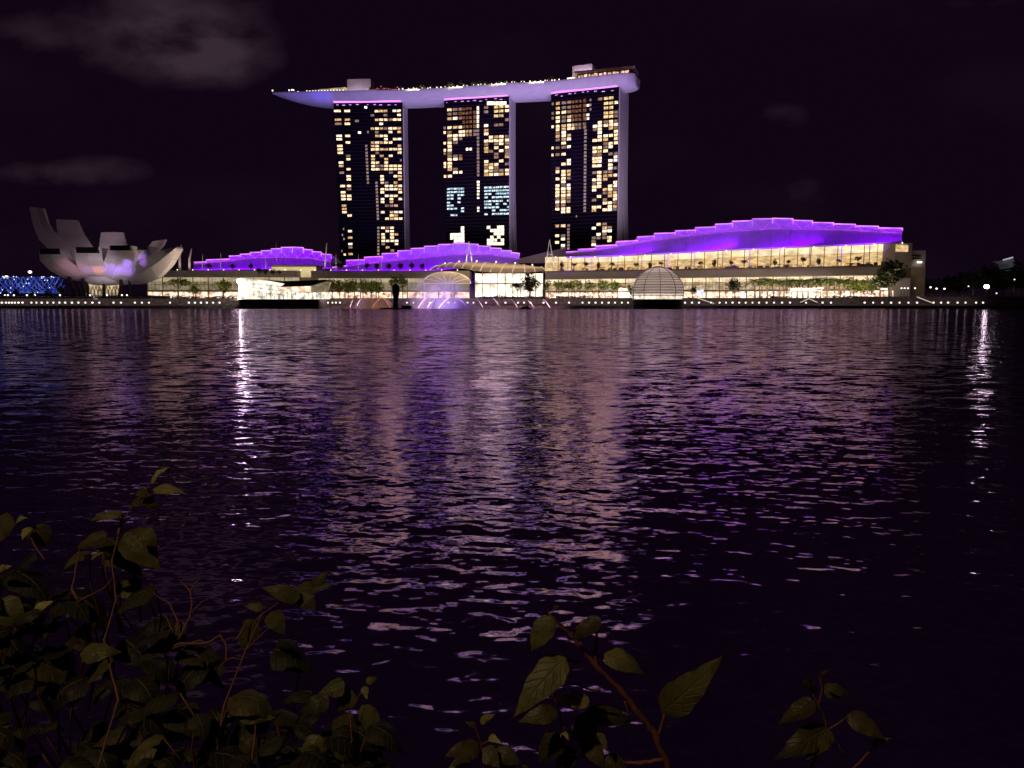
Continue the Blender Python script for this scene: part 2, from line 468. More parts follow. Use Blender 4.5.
# water: a fan of rows, finer near the bank, carrying real waves; ripples too small for the mesh tilt the normal
def water():
    m, nt, out = new_mat('night_water')
    df = nt.nodes.new('ShaderNodeBsdfDiffuse'); df.inputs[0].default_value = (0.005, 0.003, 0.007, 1)
    b = nt.nodes.new('ShaderNodeBsdfGlossy'); b.distribution = 'GGX'
    b.inputs['Color'].default_value = (0.56, 0.43, 0.62, 1); b.inputs['Roughness'].default_value = 0.085
    frn = nt.nodes.new('ShaderNodeFresnel'); frn.inputs['IOR'].default_value = 1.33
    mxs = nt.nodes.new('ShaderNodeMixShader')
    nt.links.new(frn.outputs[0], mxs.inputs[0]); nt.links.new(df.outputs[0], mxs.inputs[1]); nt.links.new(b.outputs[0], mxs.inputs[2])
    geo = nt.nodes.new('ShaderNodeNewGeometry')
    acc = None
    # (scale_x, scale_y, slope_x, slope_y, fades in with distance from the bank)
    for (sx, sy, ax, ay, far) in ((4.5, 11.0, 0.20, 0.42, 0), (1.1, 2.2, 1.8, 1.7, 1), (0.035, 0.14, 0.10, 0.3, 1)):
        mp = nt.nodes.new('ShaderNodeMapping'); mp.inputs['Scale'].default_value = (sx, sy, 0.0); mp.inputs['Rotation'].default_value = (0, 0, R(7))
        nt.links.new(geo.outputs['Position'], mp.inputs[0])
        n = nt.nodes.new('ShaderNodeTexNoise'); n.inputs['Scale'].default_value = 1.0; n.inputs['Detail'].default_value = 2.0
        nt.links.new(mp.outputs[0], n.inputs['Vector'])
        s = nt.nodes.new('ShaderNodeVectorMath'); s.operation = 'SUBTRACT'; s.inputs[1].default_value = (0.5, 0.5, 0.5)
        nt.links.new(n.outputs['Color'], s.inputs[0])
        k = nt.nodes.new('ShaderNodeVectorMath'); k.operation = 'MULTIPLY'; k.inputs[1].default_value = (ax, ay, 0.0)
        nt.links.new(s.outputs[0], k.inputs[0])
        o = k.outputs[0]
        if far:
            ln = nt.nodes.new('ShaderNodeVectorMath'); ln.operation = 'LENGTH'; nt.links.new(geo.outputs['Position'], ln.inputs[0])
            mr = nt.nodes.new('ShaderNodeMapRange'); mr.inputs[1].default_value = 15; mr.inputs[2].default_value = 60
            mr.inputs[3].default_value = 0.0; mr.inputs[4].default_value = 1.0
            nt.links.new(ln.outputs['Value'], mr.inputs[0])
            q = nt.nodes.new('ShaderNodeVectorMath'); q.operation = 'SCALE'
            nt.links.new(o, q.inputs[0]); nt.links.new(mr.outputs[0], q.inputs['Scale']); o = q.outputs[0]
        if acc is None:
            acc = o
        else:
            a = nt.nodes.new('ShaderNodeVectorMath'); a.operation = 'ADD'
            nt.links.new(acc, a.inputs[0]); nt.links.new(o, a.inputs[1]); acc = a.outputs[0]
    a = nt.nodes.new('ShaderNodeVectorMath'); a.operation = 'ADD'
    nt.links.new(geo.outputs['Normal'], a.inputs[0]); nt.links.new(acc, a.inputs[1])
    nn = nt.nodes.new('ShaderNodeVectorMath'); nn.operation = 'NORMALIZE'; nt.links.new(a.outputs[0], nn.inputs[0])
    nt.links.new(nn.outputs[0], b.inputs['Normal']); nt.links.new(nn.outputs[0], frn.inputs['Normal']); nt.links.new(mxs.outputs[0], out.inputs[0])

    rs = [1.5]
    while rs[-1] < 900:
        r = rs[-1]
        rs.append(r + min(max(0.03, r * r / (F * 2.9) * 0.62), 25))
    rs = np.array(rs); nA = 760
    ang = np.linspace(-R(62), R(62), nA)
    rr, aa = np.meshgrid(rs, ang, indexing='ij')
    X = rr * np.sin(aa); Yw = rr * np.cos(aa)
    dr = np.gradient(rs)[:, None]
    Z = np.zeros_like(X)
    rng = np.random.default_rng(11)
    NW = 110
    lam = np.exp(rng.uniform(math.log(0.17), math.log(2.2), NW))
    slope_total = 0.060
    for i in range(NW):
        th = rng.normal(0, 0.66) + R(8)
        k = 2 * math.pi / lam[i]
        w = 1.0 if lam[i] < 0.9 else 0.5
        s = slope_total * math.sqrt(2.0 / NW) * w
        ph = rng.uniform(0, 2 * math.pi)
        arg = k * (X * math.sin(th) + Yw * math.cos(th)) + ph
        damp = np.clip((lam[i] / dr - 2.5) / 3.0, 0, 1)
        c = np.sin(arg)
        Z += damp * (s / k) * (c + 0.28 * np.cos(2 * arg))
    n0, n1 = X.shape
    co = np.stack([X, Yw, Z], -1).reshape(-1, 3).astype(np.float32)
    idx = np.arange(n0 * n1).reshape(n0, n1)
    q = np.stack([idx[:-1, :-1], idx[:-1, 1:], idx[1:, 1:], idx[1:, :-1]], -1).reshape(-1, 4)[:, ::-1]
    me = bpy.data.meshes.new('water')
    me.vertices.add(len(co)); me.vertices.foreach_set('co', co.ravel())
    me.loops.add(q.size); me.loops.foreach_set('vertex_index', q.ravel().astype(np.int32))
    me.polygons.add(len(q)); me.polygons.foreach_set('loop_start', np.arange(0, q.size, 4, dtype=np.int32))
    me.polygons.foreach_set('use_smooth', np.ones(len(q), dtype=bool))
    me.update(calc_edges=True); me.validate()
    me.materials.append(m)
    o = bpy.data.objects.new('water', me); col.objects.link(o); o['kind'] = 'structure'


water()

# ------------------------------------------------------------------ the hotel
T1ROWS = [111, 115.2, 119.7, 123.8, 128.5, 132.1, 135.9, 139.2, 142.5, 145.9, 149.3, 152.8, 155.9, 159.2, 162.6, 165.9, 169.2, 172.7, 176.3, 179.4,
          182.7, 186, 189.3, 192.4, 195.9, 199.1, 202, 205.7, 209, 212.2, 215.5, 218.7, 227.8, 231.2, 234.4, 237.6, 240.9, 244, 247.4, 250.6, 254]
T1R = """.111.11 2..1..1 .111211 ..1.... 1112111 .2..1.1 .111... ...1.11 11111.. 11....1 1111111 .2....1 1.1.1.. 1..1... 11.1... 1121111 1121111
....1.1 ..1..11 ..1...1 ..11.1. ...1111 ..11111 ..1...1 ...111. ..1.1.1 ..1.1.. ...211. ....... ..1.111 ....11. ...1111 ..121.. ...11.. ..1.11.
..1.1.. ..1111. ..1..1. ...1... ....1.. .......""".split()
T1A = "1.12..111..1..1" + "1.2...1..111" + "000"
T1L = """11 .. 11 21 .. .. 11 1. .1 1. 1. 1. .1 .1 1. 1. .1 2. .1 .1 .. 11 .1 1. 11 11 .. 1. 1. 1. .1 .. .. .1 .. .1 .. .1 .1 .. .1""".split()
T2ROWS = [109.5, 113.8, 118.4, 122.7, 127.4, 132.1, 135.6, 139.1, 142.7, 146, 149.8, 153, 156, 159.1, 163, 166.2, 169.3, 172.4, 176]
T2L = """.122333. .22r333r .112333r ....333r 2111333r 12.11112 .1111222 .111.... 112..... .1...... 11...ww. 22...... .213.... .111.... 11...... 11......
.12..... ..11.... 11......""".split()
T2R = """2.oo1 2.oo1 ..oo. ....2 1.22. 1.... 1.... .1112 11111 2.212 1.1.1 12.11 ..2.2 ..2.1 1..1. 111.2 212.. 11111 11111""".split()
T3ROWS = [103.5, 108.4, 112.9, 117.8, 121.5, 126.4, 129.7, 133, 136.3, 140, 143.6, 147.7, 151, 154.7, 158, 161.3, 164.5, 168.6, 171.9, 175.2, 178.9, 182.2,
          185.8, 189.1, 192.3, 195.7, 198.7, 202.1, 205.5, 209.1, 212.1, 226, 229.6, 232.8, 235.8, 239.2, 242.4, 245.6, 248.8]
T3L = """2122333r .122333r 2112333r 2121333r .121333r 11111222 .1111222 .21..... .111.... .211.... ..1..... 1221.... ........ 121..... ........ ...1....
..11.... .2...... .111.... ..11.... .112.... ..1..... .121.... .111.... .111.... .111.... .211.... .112.... .22..... .111.... ..11.... .11.....
........ ........ .12..... ..1..... .1...... ..1..... ..2.....""".split()
T3R = """.2oo. ..oo1 ..oo. ..oo2 ..oo2 .1212 11111 21.11 .1..1 .1111 111.1 ..111 1111. 111.. 22.12 11..1 11.11 11.1. ...12 2122. .1111 111.. 21..1 11.11 1.111
..111 .1.11 2.1.1 ..111 11.11 1.112 .12.. 1.11. ..11. .12.. 2221. 2..1. 1.... .....""".split()
KEY = {'1': 'win', 'a': 'win_amber', 'b': 'win_pale', '2': 'win_dim', '3': 'win_red', 'r': 'win_red', 'o': 'win_orange', 'w': 'win_white', 's': 'win_strip', 'c': 'win_cyan'}


class Facade:
    def __init__(self, pl, pr, ztop):
        self.A = atz(pl[0], pl[1], ztop); self.B = atz(pr[0], pr[1], ztop)
        self.A.z = self.B.z = 0
        self.L = (self.B - self.A).length
        self.d = (self.B - self.A).normalized(); self.n = Vector((-self.d.y, self.d.x, 0))   # n points back

    def hit(self, px, py):
        u, v = (px - 512) / F, (384 - py) / F
        dr = Vector((u, math.cos(TH) + v * math.sin(TH), -math.sin(TH) + v * math.cos(TH)))
        t = (self.A - CAM).dot(self.n) / dr.dot(self.n)
        p = CAM + dr * t
        return (p - self.A).dot(self.d), p.z

    def P(self, s, z, out=0.0):
        q = self.A + self.d * s - self.n * out
        return Vector((q.x, q.y, z))


ZT = 204.0
facs = [Facade((333.5, 104), (402.7, 103), ZT), Facade((444, 101.3), (509.3, 97), ZT), Facade((551, 95), (619.3, 87.6), ZT)]


def win_box(mb, fc, s, z, w, h, mi=0):
    a, b = fc.P(s - w / 2, z - h / 2, 0.05), fc.P(s + w / 2, z - h / 2, 0.05)
    c, d = fc.P(s + w / 2, z + h / 2, 0.05), fc.P(s - w / 2, z + h / 2, 0.05)
    a2, b2, c2, d2 = (p - fc.n * 0.2 for p in (a, b, c, d))
    mb.add((a, b, c, d, a2, b2, c2, d2), ((4, 5, 6, 7), (0, 1, 5, 4), (1, 2, 6, 5), (2, 3, 7, 6), (3, 0, 4, 7)), mi)


def windows_for(i):
    fc = facs[i]; out = []; wr = random.Random(100 + i)
    def put(px, py, wpx, key, h=2.15, jit=True, s=None, z=None):
        if s is None:
            s, z = fc.hit(px, py)
        if key == '1':
            key = wr.choices(('1', 'a', 'b', '2'), (60, 20, 12, 8))[0]
        out.append((s, z, wpx * wr.uniform(.9, 1.0), h, key))
    if i == 0:
        cols_ = [372.2, 376.6, 381.0, 385.4, 390.1, 394.5, 399.0]
        cs = [fc.hit(x, 111)[0] for x in cols_]
        for y, pat in zip(T1ROWS, T1R):
            z = fc.hit(385, y)[1]
            for c, k in zip(cs, pat):
                if k in KEY: put(0, 0, 3.7, k, s=c, z=z)
        for y, pat in zip(T1ROWS, T1L):
            xa, wa = lerp(337.4, 344.8, (y - 111) / 105), lerp(7.0, 4.6, min(1, (y - 111) / 60))
            xb, wb = lerp(347.2, 350.6, (y - 111) / 143), lerp(6.0, 4.3, min(1, (y - 111) / 40))
            if pat[0] in KEY: put(xa, y, wa, pat[0])
            if pat[1] in KEY: put(xb, y, wb, pat[1])
        for y in T1ROWS:
            if 145 < y < 183.5: put(lerp(366.3, 368, (y - 146) / 37), y, 2.2, 's')
            if 182 < y < 219: put(lerp(376.5, 378, (y - 183) / 36), y, 2.2, 's')
            if 227 < y < 255: put(378.4, y, 2.2, 's')
        for (x, y, w, k) in ((359.6, 132.6, 3.0, 'w'), (357, 121, 4, 's'), (365.8, 107.4, 2.6, 'w'), (368, 132, 1.5, 's'), (400.8, 160.3, 1.4, 's'), (344.8, 254.5, 2, '1'),
                             (343.6, 229, 1.2, 's'), (342.5, 235, 1.2, 's'), (344, 239, 1.4, 's'), (341.9, 251, 1.2, 's')):
            put(x, y, w, k)
    if i == 1:
        L = [444.6, 449.5, 455.2, 460.4, 463.7, 467.1, 470.6, 474.9]; LW = [2.4, 4.4, 4.8, 3.4, 2.6, 2.6, 2.6, 3.4]
        Rr = [486.2, 491, 496.2, 501.2, 507]; RW = [4.3, 4.2, 4.4, 4.4, 4.0]
        cl = [fc.hit(x, 125)[0] for x in L]; cr = [fc.hit(x, 125)[0] for x in Rr]; st = fc.hit(478, 125)[0]
        for j, (y, pl, pr) in enumerate(zip(T2ROWS, T2L, T2R)):
            z = fc.hit(455, y)[1]
            for c, w, k in zip(cl, LW, pl):
                if k in KEY: put(0, 0, w, k, s=c, z=z, h=2.5 if k != 'r' else 3.2)
            for c, w, k in zip(cr, RW, pr):
                if k in KEY: put(0, 0, w, k, s=c, z=z, h=2.5)
            put(0, 0, 2.4, 'w' if j < 5 else 's', s=st, z=z, h=3.4 if j < 5 else 2.4)
        for x in (489, 493, 497, 501, 504.6):
            put(x, 103.3, 3.9, 'w', h=3.4)
        random.seed(21)
        for j, y in enumerate((188.8, 192, 195.2, 198.6, 202.4, 205.4, 208.6, 211.5, 215.1)):
            z = fc.hit(455, y)[1]
            for x in (448.5, 452, 455.5, 459, 462.5):
                if random.random() < (1.0, 1.0, .95, .6, .4, .35, .4, .5, .4)[j]: put(0, 0, 3.2, 'c', s=fc.hit(x, 190)[0], z=z, h=1.7)
            for x in (486, 489.8, 493.6, 497.4, 501.2, 505, 508):
                if random.random() < (1, 1, .9, .9, .9, .6, .7, .6, .5)[j]: put(0, 0, 3.4 if x < 508 else 2, 'c', s=fc.hit(x, 190)[0], z=z, h=1.7)
            if j in (0, 1, 2, 3, 6, 7): put(0, 0, 2.4, 'w', s=st, z=z, h=1.9)
        for y in (182, 185): put(0, 0, 2.6, 'w', s=st, z=fc.hit(478, y)[1], h=2.2)
        for j, y in enumerate((228.2, 231.4, 234.7, 238, 241, 244.5)):
            z = fc.hit(455, y)[1]
            for x, ok in zip((452, 455.6, 459.2, 462.6), ('...1', '...1', '1111', '1111', '.111', '.11.')[j]):
                if ok == '1': put(0, 0, 3.5, 'w', s=fc.hit(x, 235)[0], z=z, h=2.9)
            for x, ok in zip((488.6, 492, 495.4, 498.8, 502.4), ('1..11', '.1111', '..111', '.1.1.', '111.1', '11111')[j]):
                if ok == '1': put(0, 0, 3.5, 'w', s=fc.hit(x, 235)[0], z=z, h=2.9)
    if i == 2:
        L = [552.7, 557.8, 563.8, 569.1, 573, 576.4, 579.8, 584.5]; LW = [2.2, 4.0, 4.4, 3.8, 2.8, 2.6, 2.6, 3.2]
        Rr = [594.9, 599.8, 605.8, 610.9, 616]; RW = [4.3, 4.3, 4.4, 4.2, 3.6]
        cl = [fc.hit(x, 130)[0] for x in L]; cr = [fc.hit(x, 130)[0] for x in Rr]
        for j, (y, pl, pr) in enumerate(zip(T3ROWS, T3L, T3R)):
            z = fc.hit(557, y)[1]
            for c, w, k in zip(cl, LW, pl):
                if k in KEY: put(0, 0, w, k, s=c, z=z, h=2.5 if k != 'r' else 3.0)
            for c, w, k in zip(cr, RW, pr):
                if k in KEY: put(0, 0, w, k, s=c, z=z, h=2.5)
            if 6 < j < 31: put(0, 0, 2.6, 's', s=cl[7] + 1.0, z=z)
            if j >= 31: put(0, 0, 2.6, 's', s=fc.hit(568.5, 230)[0], z=z)
            if j in (1, 3, 4): put(588, y - 3, 2.6, 'w')
            if j < 3: put(590.5, y - 3.5, 1.7, 's')
        put(576.5, 216.3, 1.2, 's')
    return out


def hotel_tower(i, label):
    fc = facs[i]
    base = fc.P(fc.L / 2, 6.6)
    t = thing('hotel_tower', base, label, 'tower', 'hotel towers under the sky park')
    inset = (4.0, 1.0, 1.0)[i]
    # front slab (glass facade block)
    th = (10.0, 11.0, 17.0)[i]; leg = (11.0, 11.0, 16.0)[i]
    b = MB()
    def blk(mb, s0b, s1b, s0t, s1t, o0b, o1b, o0t, o1t, z0, z1, mi=0):
        lo = [fc.P(s0b, z0, -o0b), fc.P(s1b, z0, -o0b), fc.P(s1b, z0, -o1b), fc.P(s0b, z0, -o1b)]
        hi = [fc.P(s0t, z1, -o0t), fc.P(s1t, z1, -o0t), fc.P(s1t, z1, -o1t), fc.P(s0t, z1, -o1t)]
        mb.hexa(lo + hi, mi)
    blk(b, inset, fc.L - 0.02, 0, fc.L - 0.02, 0, th, 0, th, 6.6, ZT + 2.5)
    b.build('facade', M['facade'], t)
    # floor lines and mullions
    g = MB()
    for k in range(55):
        z = 14 + k * 3.48
        x0 = inset * (1 - (z - 6.6) / 200)
        a, c = fc.P(x0, z, 0.004), fc.P(fc.L, z, 0.004)
        g.add((a, c, c + Vector((0, 0, .35)), a + Vector((0, 0, .35)), a - fc.n * .12, c - fc.n * .12, c - fc.n * .12 + Vector((0, 0, .35)), a - fc.n * .12 + Vector((0, 0, .35))),
              ((4, 5, 6, 7), (0, 1, 5, 4), (3, 7, 6, 2)))
    g.build('floor_edge', M['mullion'], t)
    # side (end) wall, splayed back leg
    w = MB()
    e = 1.0
    blk(w, fc.L, fc.L + e, fc.L, fc.L + e, -0.4, th, -0.4, th, 6.6, ZT + 1.5)
    splay = (10, 16, 22)[i]
    n = 10
    zs = [6.6 + (ZT - 5.1) * k / n for k in range(n + 1)]
    gap = [splay * max(0.0, 1 - (z - 6.6) / 125.0) ** 1.6 for z in zs]
    for k in range(n):
        blk(w, fc.L, fc.L + e, fc.L, fc.L + e, th + gap[k] + 0.01, th + gap[k] + leg, th + gap[k + 1] + 0.01, th + gap[k + 1] + leg, zs[k], zs[k + 1])
    w.build('end_wall', M['concrete'], t)
    bl = MB()
    for k in range(n):
        blk(bl, inset, fc.L - .03, inset, fc.L - .03, th + gap[k] + .1, th + gap[k] + leg - .2, th + gap[k + 1] + .1, th + gap[k + 1] + leg - .2, zs[k], zs[k + 1])
    bl.build('rear_slab', M['facade'], t)
    # violet LED line and terrace lights at the crown
    l = MB()
    p0, p1 = fc.P(0.5, ZT + 2.0, 0.8), fc.P(fc.L - 1.5, ZT + 2.0, 0.8)
    l.tube([p0, p1], 1.2, 8)
    l.build('led_strip', M['led'], t)
    random.seed(50 + i); tm = glow('violet_terrace_light', (0.72, 0.42, 1.0), 1.1, 0.6, 0.5)
    for k in range(9):
        l = MB(); s = 1.5 + (fc.L - 5) * (k + random.uniform(.1, .6)) / 9
        win_box(l, fc, s, ZT - random.uniform(0.5, 2.2), random.uniform(1.0, 3.2), 0.7); l.build('terrace_light', tm, t)
    ws = windows_for(i)
    ws.sort(key=lambda q: q[1])          # the lowest are the nearest
    sc = fc.A.y / F
    big = ws[:100]; rest = ws[100:]
    for (s, z, wpx, h, key) in big:
        m = MB(); win_box(m, fc, s, z, wpx * sc, h); m.build('window', M[KEY[key]], t)
    keys = sorted(set(KEY[q[4]] for q in rest)); m = MB()
    for (s, z, wpx, h, key) in rest:
        win_box(m, fc, s, z, wpx * sc, h, keys.index(KEY[key]))
    m.build('window', [M[k] for k in keys], t, kind='stuff')
    return t


hotel_tower(0, 'left hotel tower with a dark central glass band beneath the pointed cantilever')
hotel_tower(1, 'middle hotel tower with cool bluish lit floors above its lower storeys')
hotel_tower(2, 'right hotel tower with warm lit windows and splayed pale end wall')


def hull_spine():
    """Plan curve along the three towers, set back to the middle of the deck."""
    def off(fc, s, o):
        q = fc.A + fc.d * s + fc.n * o
        return Vector((q.x, q.y, 0))
    O = 12.0
    f1, f2, f3 = facs
    pts = [off(f1, f1.L * k, O) for k in (0.0, .5, 1.0)] + [off(f2, f2.L * k, O) for k in (0.0, .5, 1.0)] + [off(f3, f3.L * k, O) for k in (0.0, .5, 1.0)]
    d0 = (pts[0] - pts[1]).normalized()
    tipx = at(272, 94, 812)
    pts = [Vector((tipx.x + 3, pts[0].y - 12, 0)), Vector(((tipx.x + pts[0].x) / 2, pts[0].y - 3, 0))] + pts
    dl = (pts[-1] - pts[-2]).normalized()
    pts += [pts[-1] + dl * 9, pts[-1] + dl * 15]
    res = []
    for a in range(len(pts) - 1):
        p0, p1, p2, p3 = pts[max(a - 1, 0)], pts[a], pts[a + 1], pts[min(a + 2, len(pts) - 1)]
        for k in range(6):
            t = k / 6
            res.append(0.5 * ((2 * p1) + (p2 - p0) * t + (2 * p0 - 5 * p1 + 4 * p2 - p3) * t * t + (-p0 + 3 * p1 - 3 * p2 + p3) * t ** 3))
    res.append(pts[-1])
    return res


def sky_park():
    sp_ = hull_spine(); n = len(sp_)
    base = (sp_[n // 2].x, sp_[n // 2].y, 203)
    t = thing('sky_park', base, 'long boat-shaped roof deck spanning all three hotel towers', 'roof deck')
    ZD, HW, DP = 214.0, 18.5, 11.3
    cum = [0]
    for a, b in zip(sp_, sp_[1:]): cum.append(cum[-1] + (b - a).length)
    tot = cum[-1]
    rows = []; hws = []; edge_f = []; edge_b = []
    NB = 14
    for i, p in enumerate(sp_):
        d = (sp_[min(i + 1, n - 1)] - sp_[max(i - 1, 0)]).normalized(); nb = Vector((-d.y, d.x, 0))
        s = cum[i]
        fl = min(1.0, max(0.0, s / 75.0)); wl = math.sin(fl * math.pi / 2) ** 0.75
        fr = min(1.0, max(0.0, (tot - s) / 17.0)); wr = 0.45 + 0.55 * math.sqrt(max(0, 1 - (1 - fr) ** 2))
        hw = max(0.15, HW * wl * wr); dp = max(0.12, DP * math.sin(fl * math.pi / 2) ** 0.85 * (0.55 + 0.45 * wr))
        row = []
        for k in range(NB + 1):
            q = -1 + 2 * k / NB
            y = math.copysign(abs(q) ** 0.85, q)
            zz = ZD - dp * (max(0.0, 1 - abs(y) ** 2.6)) ** (1 / 2.0)
            row.append(Vector((p.x, p.y, zz)) + nb * (hw * y))
        rows.append(row); hws.append(hw); edge_f.append((row[0], nb)); edge_b.append((row[-1], nb))
    h = MB(); h.grid(rows)
    h.add(rows[-1], (tuple(range(NB + 1)),))
    o = h.build('hull', M['hull'], t, smooth=True)
    d = MB(); d.grid([[r[0] + Vector((0, 0, .02)), r[-1] + Vector((0, 0, .02))] for r in rows]); d.build('deck', M['deckwood'], t)
    p = MB()
    for k in range(len(edge_f) - 1):
        for ed in (edge_f, edge_b):
            a, b = ed[k][0], ed[k + 1][0]
            p.add((a, b, b + Vector((0, 0, 1.3)), a + Vector((0, 0, 1.3))), ((0, 1, 2, 3),))
    p.build('parapet', M['hull'], t)

    def frame(px):
        u = None
        for i in range(n - 1):
            def X(pt):
                v = Vector((pt.x, pt.y, 216)) - CAM
                dep = v.y * math.cos(TH) - v.z * math.sin(TH)
                return 512 + F * v.x / dep
            x0, x1 = X(sp_[i]), X(sp_[i + 1])
            if x0 <= px <= x1:
                k = (px - x0) / (x1 - x0)
                return sp_[i].lerp(sp_[i + 1], k), (sp_[i + 1] - sp_[i]).normalized()
        return sp_[-1], (sp_[-1] - sp_[-2]).normalized()
    def front(px, inset):
        p, d = frame(px); i = min(range(n), key=lambda j: (sp_[j] - p).length)
        return p - Vector((-d.y, d.x, 0)) * max(0.0, hws[i] - inset)
    # lift houses
    for (x0, x1, hh, nm) in ((348, 371.5, 16.5, 'lift_house'), (572, 591.5, 17.5, 'lift_house')):
        a, d = frame(x0); b, _ = frame(x1)
        m = MB(); m.slab((a.x, a.y - 3), (b.x, b.y - 3), ZD, ZD + hh, 14); 
        m.slab((a.x + 1, a.y - 2), (b.x - 1, b.y - 2), ZD + hh, ZD + hh + .6, 11)
        m.build(nm, M['hull'], t)
        area('lift_house_fill', ((a.x + b.x) / 2, (a.y + b.y) / 2 - (12 if x0 < 400 else 11), ZD + (1.6 if x0 < 400 else 9.3)), (0, .85, .5), 22, .4, 1500, (.9, .62, .9))  # added fill light, lifts the lift house front out of the dark
    # observation deck strip, restaurant pavilions
    a, d = frame(322); b, _ = frame(349)
    m = MB(); m.slab((a.x, a.y - 13), (b.x, b.y - 15), (ZD + 2.6, ZD + 4.0), (ZD + 3.8, ZD + 5.6), 16)
    m.build('canopy', glow('lit_canopy_edge', (1.0, 0.72, 0.45), 0.42, 0.5, 0.2), t)
    m = MB(); m.slab((a.x, a.y - 10), (b.x, b.y - 10), ZD, ZD + 2.5, 10); m.build('deck_room', M['black'], t)
    a, d = frame(576); b, _ = frame(633)
    m = MB(); m.slab((a.x, a.y - 12), (b.x - 2, b.y - 8), ZD, ZD + 7.2, 22)
    m.slab((a.x - 3, a.y - 14), (b.x, b.y - 10), ZD + 7.2, ZD + 9.0, 26)
    m.build('pavilion', solid('pavilion_roof', (0.5, 0.36, 0.32), 0.6), t)
    m = MB(); random.seed(4)
    dd = (Vector((b.x - 2, b.y - 8, 0)) - Vector((a.x, a.y - 12, 0))); ln = dd.length; dd.normalize()
    s = 1.0
    while s < ln - 2:
        wdt = random.uniform(1.2, 3.4); q = Vector((a.x, a.y - 12, 0)) + dd * s
        m.slab((q.x, q.y - .3), (q.x + dd.x * wdt, q.y + dd.y * wdt - .3), ZD + 3.6, ZD + 5.6 + random.uniform(-.4, .6), .25)
        s += wdt + random.uniform(.4, 2.2)
    m.build('pavilion_window', glow('pavilion_glass', (1.0, 0.62, 0.42), 1.1, 0.8, 0.4), t)
    a, d = frame(566); b, _ = frame(573)
    m = MB(); m.slab((a.x, a.y - 14), (b.x, b.y - 14), ZD + 1.3, ZD + 4.2, 6); m.build('lit_bar', glow('bar_glow', (1.0, 0.85, 0.55), 2.0), t)
    for px in (428, 470, 512, 550):
        q = front(px, .6); area('garden_fill_light', (q.x, q.y, ZD + .6), (0, .6, .8), 34, .3, 1800, (1, .86, .5))  # added fill lights at the deck edge, brighten the roof trees
    q = front(386, .6); area('garden_fill_light', (q.x, q.y, ZD + .6), (0, .6, .8), 26, .3, 700, (1, .2, .16))
    # tiny deck lamps
    k = 0
    for px in list(np.arange(308, 348, 3.3)):
        q = front(px, 1.0)
        m = MB(); m.ball((q.x, q.y, ZD + 2.1), .55, nu=6, nv=4); m.build('deck_light', M['lamp_soft'], t)
    for px in (289, 291.5, 293.5, 298.5, 272.6):
        m = MB(); q = front(px, .8)
        m.ball((q.x, q.y, ZD + (3.2 if px < 295 else 1.2)), .8, nu=6, nv=4); m.build('deck_light', M['lamp_soft'], t)
    random.seed(9)
    for px in np.arange(373, 403, 1.9):
        q = front(px, random.uniform(1, 3))
        m = MB(); m.ball((q.x, q.y, ZD + random.uniform(2.0, 5.4)), random.uniform(.35, .7), nu=6, nv=4); m.build('deck_light', M['lamp_red'], t)
    for px in np.arange(404, 566, 4.6):
        q = front(px + random.uniform(-1.5, 1.5), random.uniform(.8, 2))
        m = MB(); m.ball((q.x, q.y, ZD + random.uniform(1.9, 2.7)), random.uniform(.35, .75), nu=6, nv=4); m.build('deck_light', M['lamp_soft'], t)
    return front, ZD


sky_frame, ZDECK = sky_park()


# ------------------------------------------------------------------ trees
def clump_mesh(name, rx, ry, rz, n, leaf, mat, seed, lobes=7, flat=0.0, cz=0.0):
    rnd = random.Random(seed); m = MB(); cl = []
    for _ in range(lobes):
        while True:
            q = Vector((rnd.uniform(-1, 1), rnd.uniform(-1, 1), rnd.uniform(-1, 1)))
            if q.length < 1: break
        cl.append((q * 0.66, rnd.uniform(.32, .55)))
    for _ in range(n):
        c, r = rnd.choice(cl)
        while True:
            q = Vector((rnd.uniform(-1, 1), rnd.uniform(-1, 1), rnd.uniform(-1, 1)))
            if q.length < 1: break
        p = c + q.normalized() * (q.length ** .5) * r
        p = Vector((p.x * rx, p.y * ry, p.z * rz + cz))
        a = Vector((rnd.gauss(0, 1), rnd.gauss(0, 1), rnd.gauss(0, .5))).normalized(); b = a.cross(Vector((rnd.gauss(0, 1), rnd.gauss(0, 1), rnd.gauss(0, 1)))).normalized()
        s = leaf * rnd.uniform(.5, 1.3)
        m.add((p - a * s, p - b * s * .5, p + a * s, p + b * s * .5), ((0, 1, 2, 3),))
    return m


TREES = {}


